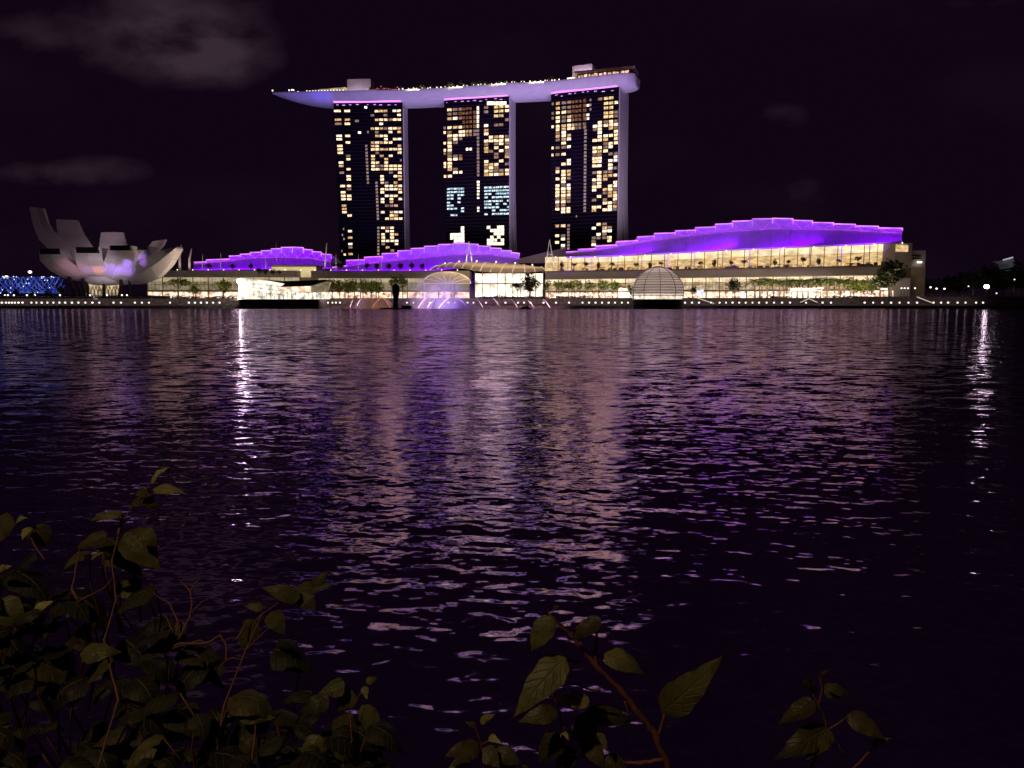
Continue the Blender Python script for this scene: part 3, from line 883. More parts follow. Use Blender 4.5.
def tree_proto(kind, seed):
    key = (kind, seed)
    if key in TREES: return TREES[key]
    rnd = random.Random(seed * 13 + 5)
    tr = MB()
    H = 10.0
    if kind == 'umbrella':
        cr = clump_mesh('c', 6.4, 6, 2.1, 460, .62, None, seed, 12, cz=8.0)
        tr.tube([(0, 0, 0), (.2, 0, 3), (.1, 0, 5.4)], [.34, .27, .2], 6)
        for k in range(6):
            a = k * 1.05 + rnd.random(); tr.tube([(.1, 0, 4.6), (1.8 * math.cos(a), 1.8 * math.sin(a), 6.4), (4 * math.cos(a), 4 * math.sin(a), 7.9)], [.16, .11, .05], 5)
    elif kind == 'palm':
        tr.tube([(0, 0, 0), (.1, 0, 4), (.25, 0, 7.6)], [.26, .2, .16], 6)
        cr = MB()
        for k in range(17):
            a = k * 2.4 + rnd.random() * .4; el = rnd.uniform(-.2, 1.2); L = rnd.uniform(2.6, 3.5)
            pts = []
            for j in range(6):
                u = j / 5; pts.append(Vector((.25 + math.cos(a) * L * u * math.cos(el * (1 - u)), math.sin(a) * L * u * math.cos(el * (1 - u)), 7.6 + math.sin(el) * L * u - 2.1 * u * u)))
            sd = Vector((-math.sin(a), math.cos(a), 0))
            for j in range(5):
                for sg in (-1, 1):
                    for e in range(2):
                        q = pts[j].lerp(pts[j + 1], e * .5); wl = .75 * (1 - abs(j - 2) * .16)
                        cr.add((q, pts[j].lerp(pts[j + 1], e * .5 + .4), q + sd * sg * wl + Vector((0, 0, -.35)) + (pts[j + 1] - pts[j]) * .5), ((0, 1, 2),))
    elif kind == 'slim':
        cr = clump_mesh('c', 2.1, 2.1, 3.1, 260, .5, None, seed, 9, cz=6.9)
        tr.tube([(0, 0, 0), (.1, 0, 4), (0, .1, 7.6)], [.2, .15, .06], 6)
        for k in range(5):
            a = k * 1.3; z = 4 + k * .6; tr.tube([(0.05, 0, z), (1.2 * math.cos(a), 1.2 * math.sin(a), z + 1.3)], [.08, .03], 5)
    elif kind == 'shrub':
        cr = clump_mesh('c', 2.6, 2.2, 1.9, 220, .5, None, seed, 7, cz=2.4)
        tr.tube([(0, 0, 0), (.1, 0, 1.2), (0, .1, 2.4)], [.16, .12, .05], 5)
        for k in range(3):
            tr.tube([(0, 0, .8), (math.cos(k * 2.1) * 1.1, math.sin(k * 2.1) * 1.1, 2.2)], [.08, .03], 5)
    else:  # round
        cr = clump_mesh('c', 4.2, 4, 3.8, 700, .55, None, seed, 16, cz=6.4)
        tr.tube([(0, 0, 0), (.2, .1, 2.4), (0, 0, 5.5)], [.4, .3, .14], 6)
        for k in range(6):
            a = k * 1.05 + rnd.random(); tr.tube([(.15, .05, 2.4 + k * .3), (1.6 * math.cos(a), 1.6 * math.sin(a), 4.6 + k * .2), (2.7 * math.cos(a), 2.7 * math.sin(a), 5.8 + k * .25)], [.18, .1, .04], 5)
    TREES[key] = (cr, tr)
    return TREES[key]


MESH = {}


def tree(px, py_base, Y, hpx, kind, mat, label, group, seed=None, wscale=1.0, name='tree', z=None):
    """A tree at picture column px standing on height z, hpx picture rows tall at that distance."""
    b = at(px, py_base, Y)
    if z is not None: b.z = z
    seed = (int(px) % 4) if seed is None else seed
    key = (kind, seed, mat)
    top = {'umbrella': 10, 'palm': 9.0, 'slim': 9.8, 'shrub': 4.2, 'round': 10}[kind]
    s = (hpx * Y / F) / top
    t = thing(name, b, label, 'shrub' if kind == 'shrub' else ('palm tree' if kind == 'palm' else 'tree'), group)
    if key not in MESH:
        cr, tr = tree_proto(kind, seed)
        t['_base'] = (0, 0, 0)
        c = cr.build('crown', M[mat], t); k = tr.build('trunk', M['trunk'], t)
        MESH[key] = (c.data, k.data)
    else:
        for nm, md in zip(('crown', 'trunk'), MESH[key]):
            o = bpy.data.objects.new(nm, md); col.objects.link(o); o.parent = t
    t.scale = (s * wscale, s * wscale, s)
    t.rotation_euler = (0, 0, random.uniform(0, 6.28))
    return t


random.seed(3)
for k, px in enumerate(np.arange(405, 566, 7.4)):
    q = sky_frame(px + random.uniform(-2, 2), random.uniform(2, 4))
    hp = random.choice((4.2, 5.0, 6.0, 7.4))
    tt = tree(512, 300, 760, hp, 'shrub', 'leaf_roof', 'small garden tree among the lights on the roof deck', 'roof garden trees', seed=k % 4, name='garden_tree')
    tt['category'] = 'tree'; tt.location = (q.x, q.y, ZDECK)
for k, px in enumerate((374, 379.5, 385, 392, 398)):
    q = sky_frame(px, 3)
    tt = tree(512, 300, 790, 4.5, 'shrub', 'leaf_roof', 'small garden tree glowing red beside the left lift house', 'red lit roof trees', seed=k % 4, name='garden_tree')
    tt['category'] = 'tree'; tt.location = (q.x, q.y, ZDECK)


# ------------------------------------------------------------------ shopping mall: three stepped violet roofs on a long podium
def stepped_roof(name, label, steps, mid, eave, Yfun, back, power, lampoff=9.0):
    """steps: [(px, py)] left end of each step; the last entry closes the roof. mid/eave: picture lines."""
    c0 = (steps[0][0] + steps[-1][0]) / 2
    bp = at(c0, interp(eave, c0), Yfun(c0))
    t = thing(name, bp, label, 'building roof', 'violet stepped mall roofs')
    dY = 12.0
    lo = MB(); rows = []
    xs = np.linspace(steps[0][0], steps[-1][0], 40)
    for x in xs:
        e = at(x, interp(eave, x), Yfun(x)); m_ = at(x, interp(mid, x), Yfun(x) + dY)
        r = []
        for j in range(7):
            u = j / 6; p = e.lerp(m_, u); p.z += math.sin(u * math.pi) * (m_.z - e.z) * -.05; r.append(p)
        rows.append(r)
    lo.grid(rows); lo.grid([[r[0], r[0] + Vector((0, 1.5, -1.1))] for r in rows])
    lo.build('lower_roof', M['roofwhite'], t, smooth=False)
    sm = MB()
    for i in range(0, 40, 2):
        sm.tube([p + Vector((0, -.1, .1)) for p in rows[i]], .3, 5)
    sm.build('seam', M['roofwhite'], t)
    for (x0, y0), (x1, y1) in zip(steps, steps[1:]):
        yt0, yt1 = y0, y0 + (y1 - y0) * .25
        A = at(x0, interp(mid, x0), Yfun(x0) + dY + .4); B = at(x1, interp(mid, x1), Yfun(x1) + dY + .4)
        C = at(x1 + .6, yt1, Yfun(x1) + dY + .4); D = at(x0, yt0, Yfun(x0) + dY + .4)
        if C.z < B.z + .2: C.z = B.z + .2
        if D.z < A.z + .2: D.z = A.z + .2
        bk_ = Vector((0, back, -4))
        st = MB()
        st.quad(A, B, C, D); st.quad(D, C, C + bk_, D + bk_); st.quad(A, D, D + bk_, A + bk_); st.quad(B, B + bk_, C + bk_, C)
        s_ = st.build('roof_step', M['roofwhite'], t)
        ld = MB(); f = Vector((0, -.3, .1))
        ld.tube([D + f, C + f], .32, 5); ld.tube([C + f, (C * .45 + B * .55) + f], .16, 5)
        ld.build('led_line', M['led_pink'], s_)
        tr = MB(); g = Vector((0, -.22, 0)); mm = A.lerp(B, .5)
        tr.tube([D.lerp(A, .1) + g, mm + g], .13, 4); tr.tube([C.lerp(B, .1) + g, mm + g], .13, 4)
        tr.build('truss', M['led_truss'], s_)
    ml = MB(); ml.tube([r[-1] + Vector((0, -.25, .2)) for r in rows], .17, 5); ml.build('led_line', M['led_truss'], t)
    # violet floods on the eave, aimed back up at the roof
    n = max(1, int((steps[-1][0] - steps[0][0]) / 70))
    for k in range(n):
        xa, xb = lerp(steps[0][0], steps[-1][0], k / n), lerp(steps[0][0], steps[-1][0], (k + 1) / n)
        ea = at(xa, interp(eave, xa), Yfun(xa)); eb = at(xb, interp(eave, xb), Yfun(xb)); c = (ea + eb) / 2
        area('roof_flood', c + Vector((0, -lampoff, -1.2)), (0, 0.78, 0.62), (eb - ea).length, .5, 6.6 * power * (eb - ea).length, (0.235, 0.0, 1.0), xaxis=(eb - ea), spread=180)
    return t


def YR(x): return interp([(540, 640), (910, 536)], x)
def YM(x): return 640.0
def YL(x): return 645.0


R_STEPS = [(566, 252), (578, 249.5), (595, 246), (616, 241.8), (637, 237), (654, 233.6), (675, 231), (695, 227.8), (715, 224.4), (732, 221.4), (752, 219), (772, 218.4), (792.5, 220.4),
           (812, 222.6), (833, 224), (855, 226), (878, 228), (902, 229.5)]
stepped_roof('violet_roof', 'longest violet stepped roof, right of the A-shaped mast', R_STEPS,
             [(566, 253.5), (600, 250), (640, 243), (680, 237), (720, 232.4), (772, 229), (840, 230), (902, 233.5)],
             [(566, 256.5), (607, 255.5), (680, 252), (730, 249), (848, 244), (902, 241.5)], YR, 40, 42)
M_STEPS = [(332, 267.5), (346, 260.5), (364, 257.4), (382, 253.8), (397.5, 251), (410.6, 248.7), (424, 246.5), (438, 244.7), (452.5, 243.4), (468, 244), (478, 246), (490, 248), (501, 250.4), (511, 252.6), (519, 256)]
stepped_roof('violet_roof', 'middle violet stepped roof in front of the middle hotel tower', M_STEPS,
             [(332, 268.5), (360, 264.5), (402, 260), (450, 255.2), (490, 255), (519, 259)],
             [(332, 270), (430, 269.6), (470, 266), (519, 264)], YM, 40, 46)
L_STEPS = [(194, 262.4), (206, 260), (229, 256.2), (240, 254.4), (250, 252.6), (261, 251), (271, 249), (281, 247.5), (292, 247.2), (303, 249.4), (312, 251.6), (321, 254), (331, 257)]
stepped_roof('violet_roof', 'smallest violet stepped roof at the left, behind the blazing white pavilion', L_STEPS,
             [(194, 264), (229, 261), (250, 258.4), (275, 257.4), (310, 258.4), (331, 262)],
             [(194, 269), (331, 267.5)], YL, 40, 46)


def mall_block(name, label, pts, zf, parts_fn):
    pass


def wallpts(x0, x1, Yf, n):
    return [at(lerp(x0, x1, k / n), 290, Yf(lerp(x0, x1, k / n))) for k in range(n + 1)]


def mall(name, label, x0, x1, Yf, n, ztop, zslab0, zslab1, up_mat, low_mat, shop_mat, roofz):
    c = at((x0 + x1) / 2, 290, Yf((x0 + x1) / 2))
    t = thing(name, (c.x, c.y, 6.6), label, 'building', 'mall buildings on the promenade')
    W = wallpts(x0, x1, Yf, n)
    # podium slab, projecting in front of the walls
    s = MB()
    for a, b in zip(W, W[1:]):
        s.slab((a.x, a.y - 8), (b.x + .01, b.y - 8), zslab0, zslab1, 34)
    s.build('terrace_slab', M['slabgrey'], t)
    for k, (a, b) in enumerate(zip(W, W[1:])):
        if low_mat:
            m = MB(); m.slab((a.x + .35, a.y), (b.x - .35, b.y), 13.6, zslab0 - .1, .4); m.build('glass_wall', M[low_mat], t)
            m = MB(); m.slab((a.x + .35, a.y - .25), (b.x - .35, b.y - .25), zslab0 - 3.2, zslab0 - .15, .2); m.build('ceiling_light', M['mall_ceil'] if up_mat else M['mall_ceildim'], t)
            m = MB(); m.slab((a.x + .5, a.y - 1.5), (b.x - .5, b.y - 1.5), 6.7, 12.2, .4); m.build('shop_front', M[shop_mat], t)
        if up_mat:
            m = MB(); m.slab((a.x + .3, a.y + 6), (b.x - .3, b.y + 6), zslab1 + .1, roofz(lerp(x0, x1, k / n)), .4); m.build('upper_glass', M[up_mat], t)
            zt = roofz(lerp(x0, x1, k / n)); m = MB(); m.slab((a.x + .3, a.y + 5.7), (b.x - .3, b.y + 5.7), zt - (zt - zslab1) * .34, zt - .1, .2); m.build('ceiling_light', M['mall_ceil'], t)
    fr = MB()
    for a, b in zip(W, W[1:]):
        fr.slab((a.x, a.y - 2.2), (b.x, b.y - 2.2), 12.2, 13.4, 3)
        fr.box((a.x, a.y - .3, (6.6 + zslab0) / 2), (.5, .9, zslab0 - 6.6))
        for q in (.25, .5, .75):
            p = a.lerp(b, q); fr.box((p.x, p.y - .12, (13.6 + zslab0) / 2), (.16, .3, zslab0 - 13.6))
        fr.slab((a.x, a.y - .2), (b.x, b.y - .2), 17.6, 17.9, .3)
    fr.build('frame', M['slabgrey'], t)
    return t, W


ZS0, ZS1 = 22.9, 28.4
tR, WR = mall('shopping_mall', 'long glazed mall block with a warm open terrace under the longest violet roof', 545, 893, YR, 26, 0, ZS0, ZS1, 'mall_upper', 'mall_mid', 'mall_shop',
              lambda x: at(x, interp([(545, 257), (607, 256.5), (680, 253), (730, 250), (848, 245), (902, 242.5)], x), YR(x) + 6).z)
tM, WM = mall('shopping_mall', 'glazed mall block with round planted trees between pavilion and fan-shaped canopy', 314, 470, lambda x: 610.0, 10, 0, 23.0, 28.5, None, 'mall_dim', 'mall_shop', None)
tL, WL = mall('shopping_mall', 'low dim yellow mall wing between lotus museum and white pavilion', 148, 300, lambda x: 600.0, 10, 0, 23.4, 28.2, None, 'mall_dim', 'mall_shop', None)
# terrace columns, diners' furniture and eave lamps of the right block
m = MB()
for px in (553, 568, 592, 618, 642, 668, 695, 723, 750, 780, 810, 842, 870, 898):
    Y = YR(px) - 1.0
    a = at(px, interp([(545, 257), (607, 256.5), (680, 253), (730, 250), (848, 245), (902, 242.5)], px), Y)
    q = MB(); q.tube([(a.x, a.y, ZS1), (a.x, a.y, a.z)], .28, 6); q.build('column', M['white'], tR)
    q = MB(); q.ball((a.x + 2, a.y - 2, a.z - .3), .5, nu=6, nv=4); q.build('eave_lamp', glow('eave_lamp_pink', (1.0, .7, .9), 2.4) if px == 553 else bpy.data.materials['eave_lamp_pink'], tR)
random.seed(12)
q = MB()
for k in range(120):
    px = random.uniform(556, 890); Y = YR(px) + random.uniform(-3, 3); a = at(px, 265, Y)
    hh = random.uniform(1.6, 3.4); q.box((a.x, a.y, ZS1 + hh / 2), (random.uniform(.8, 4.2), .8, hh), random.randint(0, 2))
    if k % 3 == 0: q.box((a.x, a.y, ZS1 + 3.3), (2.2, 2, .3)); q.box((a.x, a.y, ZS1 + 1.7), (.15, .15, 3))
q.build('terrace_furniture', [solid('terrace_wood', (0.32, 0.17, 0.09), .7), glow('warm_shop_shelf', (1, .5, .18), .42, .8, .6), solid('terrace_screen', (.5, .36, .22), .7)], tR, kind='stuff')
q = MB()
for a, b in zip(WR, WR[1:]):
    q.slab((a.x, a.y - 7.6), (b.x, b.y - 7.6), ZS1, ZS1 + 1.1, .1)
q.build('railing', solid('railing_brown', (.25, .18, .14), .5), tR)
for (Wl, tt, zz) in ((WM, tM, 28.5), (WL, tL, 28.2)):
    for a in Wl[::1]:
        q = MB(); q.ball((a.x + 3, a.y - 7.2, zz + .6), .45, nu=6, nv=4); q.build('edge_lamp', M['lamp_soft'], tt)

# the pale raised roof ridge behind the A mast
q = MB(); a, b = at(520, 262, 690), at(560, 252, 690)
q.hexa([at(512, 263, 670), at(566, 263, 670), at(566, 263, 700), at(512, 263, 700), at(519, 258.5, 670), at(566, 247.5, 670), at(566, 247.5, 700), at(519, 258.5, 700)])
q.build('link_roof', M['slabgrey'], base=at(540, 263, 670), label='pale sloping link roof behind the A-shaped mast', cat='building roof')

# theatre box between the left roof and the podium
c = at(295, 290, 606)
t = thing('theatre_block', (c.x, c.y, 6.6), 'pale yellow lit box under the smallest violet roof', 'building')
a, b = at(272, 290, 604), at(317, 290, 604)
q = MB(); q.slab((a.x, a.y), (b.x, b.y), 6.6, at(295, 266.3, 604).z, 20); q.build('wall', M['beige'], t)
q = MB(); q.slab((a.x + .3, a.y - .5), (b.x - .3, b.y - .5), 23.6, at(295, 267, 604).z, .4); q.build('glass_wall', glow('theatre_glass', (1.0, .78, .40), .62, .25, .1), t)
q = MB(); q.slab((a.x - 2, a.y - 2), (b.x + 1, b.y - 2), at(295, 266.2, 604).z, at(295, 265, 604).z, 24); q.build('roof', M['slabgrey'], t)


# ------------------------------------------------------------------ event plaza: shell canopy and bright hall
def event_hall():
    Y = 575.0
    c = at(510, 297, Y)
    t = thing('event_hall', (c.x, c.y, 6.6), 'blazing glazed event hall under a ribbed curved canopy', 'building')
    a, b = at(475, 290, Y), at(543, 290, Y)
    n = 9
    for k in range(n):
        p, q_ = Vector(a).lerp(b, k / n), Vector(a).lerp(b, (k + 1) / n)
        m = MB(); m.slab((p.x + .25, p.y), (q_.x - .25, q_.y), 8, at(500, 273.5, Y).z, .4); m.build('glass_wall', M['mall_hi'], t)
    m = MB()
    for k in range(n + 1):
        p = Vector(a).lerp(b, k / n); m.box((p.x, p.y - .3, 18), (.35, .6, 22.0))
    m.slab((a.x, a.y - .6), (b.x, b.y - .6), 17.4, 18.3, 1)
    m.build('frame', M['slabgrey'], t)
    # curved shell canopy: arched eave and ribs running back up
    front = [(430, 270.5), (445, 267.5), (462, 268.5), (480, 271.5), (500, 273), (525, 272.5), (545, 271)]
    top = [(440, 266), (452, 263.2), (468, 262), (487, 262), (507, 263), (524, 264.5), (540, 267.5)]
    rows = []
    for (f, u) in zip(front, top):
        A = at(f[0], f[1], Y - 12); B = at(u[0], u[1], Y + 26); r = []
        for j in range(9):
            k = j / 8; p = A.lerp(B, k); p.z += math.sin(k * math.pi) * 1.2; r.append(p)
        rows.append(r)
    cm, cnt, cout = new_mat('translucent_canopy'); cp = cnt.nodes.new('ShaderNodeBsdfPrincipled'); ct = cnt.nodes.new('ShaderNodeBsdfTranslucent'); cx = cnt.nodes.new('ShaderNodeMixShader')
    cn = cnt.nodes.new('ShaderNodeTexNoise'); cn.inputs['Scale'].default_value = .3; cr = cnt.nodes.new('ShaderNodeValToRGB'); cnt.links.new(cn.outputs[0], cr.inputs[0])
    cr.color_ramp.elements[0].color = (.5, .36, .24, 1); cr.color_ramp.elements[1].color = (.7, .55, .4, 1); cnt.links.new(cr.outputs[0], ct.inputs[0]); cnt.links.new(cr.outputs[0], cp.inputs['Base Color']); cp.inputs['Roughness'].default_value = .4
    cx.inputs[0].default_value = .6; cnt.links.new(cp.outputs[0], cx.inputs[1]); cnt.links.new(ct.outputs[0], cx.inputs[2]); cnt.links.new(cx.outputs[0], cout.inputs[0])
    sh = MB(); sh.grid(rows); sh.build('canopy', cm, t, smooth=True)
    ca, cb2 = at(450, 275, Y), at(543, 275, Y); area('hall_uplight', ((ca.x + cb2.x) / 2, Y + 8, 23), (0, 0, 1), (cb2 - ca).length, 16, 7500, (1, .78, .56))
    for k in range(13):
        u = k / 12 * (len(rows) - 1.001); i0 = int(u); fr = u - i0
        pts = [rows[i0][j].lerp(rows[min(i0 + 1, len(rows) - 1)][j], fr) + Vector((0, -.1, .35)) for j in range(9)]
        m = MB(); m.tube(pts, .24, 5); m.build('rib', glow('lit_canopy_rib', (1.0, .78, .5), .75, .5, .12) if k == 0 else bpy.data.materials['lit_canopy_rib'], t)
        if k % 2: 
            m = MB(); m.ball(pts[7] + Vector((0, -.2, .6)), .6, nu=6, nv=4); m.build('canopy_lamp', M['lamp_soft'], t)
    c1, c2 = at(435, 275, Y - 30), at(545, 277, Y - 30); area('canopy_fill_light', ((c1.x + c2.x) / 2, Y - 30, 15), (0, .6, .8), (c2 - c1).length, .5, 7000, (1, .70, .56), xaxis=(1, 0, 0), spread=120)  # added fill light in front, brightens the canopies
    # fan shaped lower canopy at the left
    rim = []
    for k in range(15):
        ang = math.pi * k / 14; rim.append(at(447 - 24 * math.cos(ang), 283.5 - 11.5 * math.sin(ang), Y - 20))
    hub = at(447, 283.5, Y - 14)
    m = MB(); m.add([hub + Vector((0, 10, 0))] + rim, [(0, k + 1, k + 2) for k in range(14)])
    m.build('fan_canopy', solid('fan_panel', (.5, .44, .28), .5, .15, .2), t)
    for k in range(0, 15, 2):
        m = MB(); m.tube([hub + Vector((0, 9.6, .2)), rim[k].lerp(hub + Vector((0, 10, 0)), .5) + Vector((0, -.3, .2)), rim[k] + Vector((0, -.3, 0))], .18, 5); m.build('rib', bpy.data.materials['lit_canopy_rib'], t)
    m = MB(); m.tube([p + Vector((0, -.3, .1)) for p in rim], .26, 5); m.build('rib', bpy.data.materials['lit_canopy_rib'], t)
    return t


event_hall()


# masts
def mast(name, base_px, top_px, Y, r, label, mat='white', curve=0.0):
    a, b = at(*base_px, Y), at(*top_px, Y)
    t = MB(); mid = (a + b) / 2 + Vector((curve, 0, 0))
    t.tube([a, a.lerp(mid, .6), mid, mid.lerp(b, .5), b], [r, r * .95, r * .9, r * .7, r * .35], 7)
    t.build(name, M[mat], base=a, label=label, cat='mast')
    spot('mast_fill_light', a + Vector((.5, -7, .6)), a.lerp(b, .55), 100, 900 if r < .5 else 2200, (1, .8, .62), .8, .2)  # added spot near the foot, there only to brighten the mast


mast('mast', (324.5, 270), (326.8, 243), 590, .55, 'tall leaning white mast at right end of the smallest violet roof')
mast('mast', (276.5, 262), (276, 242), 640, .22, 'thin dark pole rising behind the peak of the smallest violet roof', 'metal')
for px, y0, g in ((202.5, 254, 'before the tail of the smallest violet roof'), (220.5, 252.5, 'left of the round trees on the low wing'), (265.5, 256, 'beside the pale yellow lit box')):
    mast('pole', (px, 270), (px + .2, y0), 592, .3, 'short white pole ' + g)
for px, y0, g in ((336, 254, 'just right of the tall leaning mast'), (358.5, 254, 'near the low end of the middle violet roof'), (381.5, 253.5, 'below the left hotel tower')):
    mast('pole', (px, 270), (px, y0), 600, .3, 'short white pole on the terrace ' + g)
mast('pillar', (180, 270), (181.2, 244.5), 588, .95, 'taller of two curved pale pillars beside the lotus museum', 'concrete', -.8)
mast('pillar', (189.5, 270), (191.6, 248.5), 588, .95, 'shorter of two curved pale pillars beside the lotus museum', 'concrete', -.8)
for (ap, l, r_, Y, lab) in (((549.6, 239.5), (545, 269.5), (554.5, 269.5), 600, 'tall white A-shaped mast between the event hall and longest violet roof'),
                            ((469, 241.5), (466, 262), (472, 262), 600, 'small A-shaped mast lit pink in front of the middle violet roof')):
    a = at(*ap, Y)
    m = MB(); m.tube([at(*l, Y), a], [.5, .3], 7); m.tube([at(*r_, Y), a], [.5, .3], 7); m.tube([at(l[0] + 2.6, (l[1] + ap[1]) / 2, Y), at(r_[0] - 2.6, (l[1] + ap[1]) / 2, Y)], .2, 5)
    m.build('mast', M['white'], base=at(*l, Y), label=lab, cat='mast')
    spot('mast_fill_light', at((l[0] + r_[0]) / 2, l[1], Y - 9), at(ap[0], (ap[1] + l[1]) / 2, Y), 110, 6000, (1, .8, .68), .8, .2)  # added spot, brightens the A-shaped mast


# ------------------------------------------------------------------ lotus museum
def clad():
    m, nt, out = new_mat('petal_cladding'); b = nt.nodes.new('ShaderNodeBsdfPrincipled'); g = nt.nodes.new('ShaderNodeNewGeometry')
    mp = nt.nodes.new('ShaderNodeMapping'); mp.inputs['Rotation'].default_value = (R(90), 0, 0); mp.inputs['Scale'].default_value = (.22, .22, .22)
    br = nt.nodes.new('ShaderNodeTexBrick'); br.inputs['Scale'].default_value = 1.0; br.inputs['Mortar Size'].default_value = .035; br.inputs['Bias'].default_value = 0
    br.inputs['Color1'].default_value = (.74, .71, .72, 1); br.inputs['Color2'].default_value = (.68, .655, .66, 1); br.inputs['Mortar'].default_value = (.54, .52, .52, 1)
    nt.links.new(g.outputs['Position'], mp.inputs[0]); nt.links.new(mp.outputs[0], br.inputs['Vector']); nt.links.new(br.outputs['Color'], b.inputs['Base Color'])
    b.inputs['Roughness'].default_value = .5; nt.links.new(b.outputs[0], out.inputs[0]); return m


M['petal'] = clad()


def lotus():
    Y = 530.0
    c = at(104, 296, Y); c.z = 6.6
    t = thing('lotus_museum', c, 'white lotus-shaped museum with petals opening upwards', 'building')
    k = Y / F

    def petal(path, widths, depth, Yoff, slot=False, tilt=0.0, front=True):
        """path: picture points from bowl bottom to tip; widths in pixels; Yoff: distances along path."""
        m = MB(); L = []; Rr = []; Lb = []; Rb = []
        N = 14
        edges = None
        if widths is None:
            edges = path; path = [((a[0] + b[0]) / 2, (a[1] + b[1]) / 2) for a, b in zip(*edges)]; widths = [1] * len(path)
        tt = [j / (len(path) - 1) for j in range(len(path))]
        for j in range(N + 1):
            u = j / N
            px = interp(list(zip(tt, [p[0] for p in path])), u); py = interp(list(zip(tt, [p[1] for p in path])), u)
            w = interp(list(zip(tt, widths)), u); yo = interp(list(zip(tt, Yoff)), u)
            ctr = at(px, py, Y + yo)
            nx = at(px + 1, py, Y + yo) - ctr
            dwn = at(px, py + 1, Y + yo) - ctr
            p1 = ctr - nx * (w / 2) + dwn * (tilt * -w / 2); p2 = ctr + nx * (w / 2) + dwn * (tilt * w / 2)
            if edges:
                p1, p2 = [at(interp(list(zip(tt, [p[0] for p in e])), u), interp(list(zip(tt, [p[1] for p in e])), u), Y + yo) for e in edges]
            L.append(p1); Rr.append(p2)
            dv = Vector((0, depth * (.25 + .75 * u), 0))
            Lb.append(p1 + dv + nx * w * .06); Rb.append(p2 + dv - nx * w * .06)
        rows = []
        for j in range(N + 1):
            mid = (L[j] + Rr[j]) / 2 - Vector((0, 1.2 if front else -.5, 0))
            rows.append([L[j], L[j].lerp(mid, .55), mid, Rr[j].lerp(mid, .55), Rr[j]])
        m.grid(rows)
        m.grid([[L[j], Lb[j]] for j in range(N + 1)]); m.grid([[Rr[j], Rb[j]] for j in range(N + 1)]); m.grid([[Lb[j], Rb[j]] for j in range(N + 1)])
        m.quad(L[-1], Rr[-1], Rb[-1], Lb[-1])
        o = m.build('petal', M['petal'], t, smooth=False)
        recalc(o)
        if slot:
            a, b = L[-1].lerp(Rr[-1], .1), L[-1].lerp(Rr[-1], .9)
            s = MB(); hh = slot
            s.hexa([a + Vector((0, -1.9, -hh)), b + Vector((0, -1.9, -hh)), b + Vector((0, 3, -hh)), a + Vector((0, 3, -hh)), a + Vector((0, -1.9, .15)), b + Vector((0, -1.9, .15)), b + Vector((0, 3, .15)), a + Vector((0, 3, .15))])
            s.build('skylight', M['black'], o)
        return o
    # rear petals, showing their inner sides
    petal([(95, 268), (72, 256), (52, 241), (41, 226), (36, 207.5)], [40, 36, 26, 16, 13.5], 4, [14, 18, 22, 24, 26], tilt=.08, front=False)
    petal([(92, 270), (84, 256), (76, 244), (70, 232), (66.5, 219.8)], [44, 36, 31, 26, 21], 4, [12, 18, 24, 29, 32], tilt=.04, front=False)
    petal([(116, 272), (115, 258), (113.5, 248), (112.5, 240), (112, 232.3)], [36, 32, 29, 25.5, 22], 4, [12, 18, 24, 28, 30], front=False)
    petal([(125, 274), (138, 260), (148, 253), (155, 247), (159, 240.4)], [30, 28, 20, 16, 13], 4, [12, 16, 20, 22, 24], tilt=-.15, front=False)
    # front petals, showing their undersides and dark skylights
    petal([(104, 283), (82, 279), (66, 270), (53.5, 260), (50.5, 249)], [26, 36, 34, 28, 23], 12, [0, -4, -10, -16, -18], slot=3.4)
    petal([(104, 284), (99, 278), (93, 268), (89, 259), (88, 247.5)], [24, 32, 30, 27, 26], 12, [0, -7, -15, -21, -24], slot=3.6)
    petal([(110, 284), (113, 278), (117, 267), (120, 258), (121, 245.8)], [24, 34, 33, 29, 24], 12, [-1, -8, -15, -21, -24], slot=3.0)
    petal([(118, 283), (128, 275), (135, 265), (140, 257), (142, 246)], [26, 34, 28, 22, 15], 12, [0, -4, -10, -14, -15], slot=2.6)
    petal(([(118, 279), (131, 268), (145, 257.5), (160, 250.5), (176.6, 246.6)], [(122, 285), (143, 283.8), (158, 277.5), (169, 265.5), (177.4, 248.6)]), None, 9, [-2, -10, -16, -19, -20])
    # bowl
    m = MB(); cc = at(104, 284, Y)
    m.lathe((cc.x, cc.y + 2, cc.z - 1.2), [(1, 0), (8, .6), (12, 2.0), (13, 3.4), (13, 6)], 40)
    m.build('bowl', M['white'], t, smooth=True)
    # legs and lit lobby
    for (x0, y0, x1, y1) in ((69, 277, 76, 297), (83, 279, 84.5, 297), (86, 276, 88.5, 297), (104, 280, 104, 297), (121.5, 276, 119.5, 297), (130, 276, 129, 297), (78, 284, 81, 297)):
        m = MB(); m.tube([at(x0, y0, Y - 6), at(x1, y1, Y - 6)], [1.0, 1.1], 8); m.build('leg', M['dark'], t)
    a, b = at(86, 290, Y + 4), at(121, 290, Y + 4)
    m = MB(); m.slab((a.x, a.y), (b.x, b.y), 7, at(100, 280.5, Y + 4).z, .5); m.build('lobby_glass', M['lobby'], t)
    m = MB()
    for j in range(10):
        p, q = Vector(a).lerp(b, j / 10), Vector(a).lerp(b, (j + 1) / 10); m.tube([(p.x, p.y - .5, 7), (q.x, q.y - .5, 15)], .3, 5); m.tube([(q.x, q.y - .5, 7), (p.x, p.y - .5, 15)], .3, 5)
    m.build('lattice', M['white'], t)
    m = MB(); a, b = at(60, 290, Y - 14), at(150, 290, Y - 14); m.slab((a.x, a.y), (b.x, b.y), 6.6, 8.6, 30); m.build('plinth', M['dark'], t)
    spot('museum_flood', at(95, 300, 488) + Vector((0, 0, 1)), at(100, 250, Y), 80, 19000, (1.0, .74, .88), .9, 1.0)
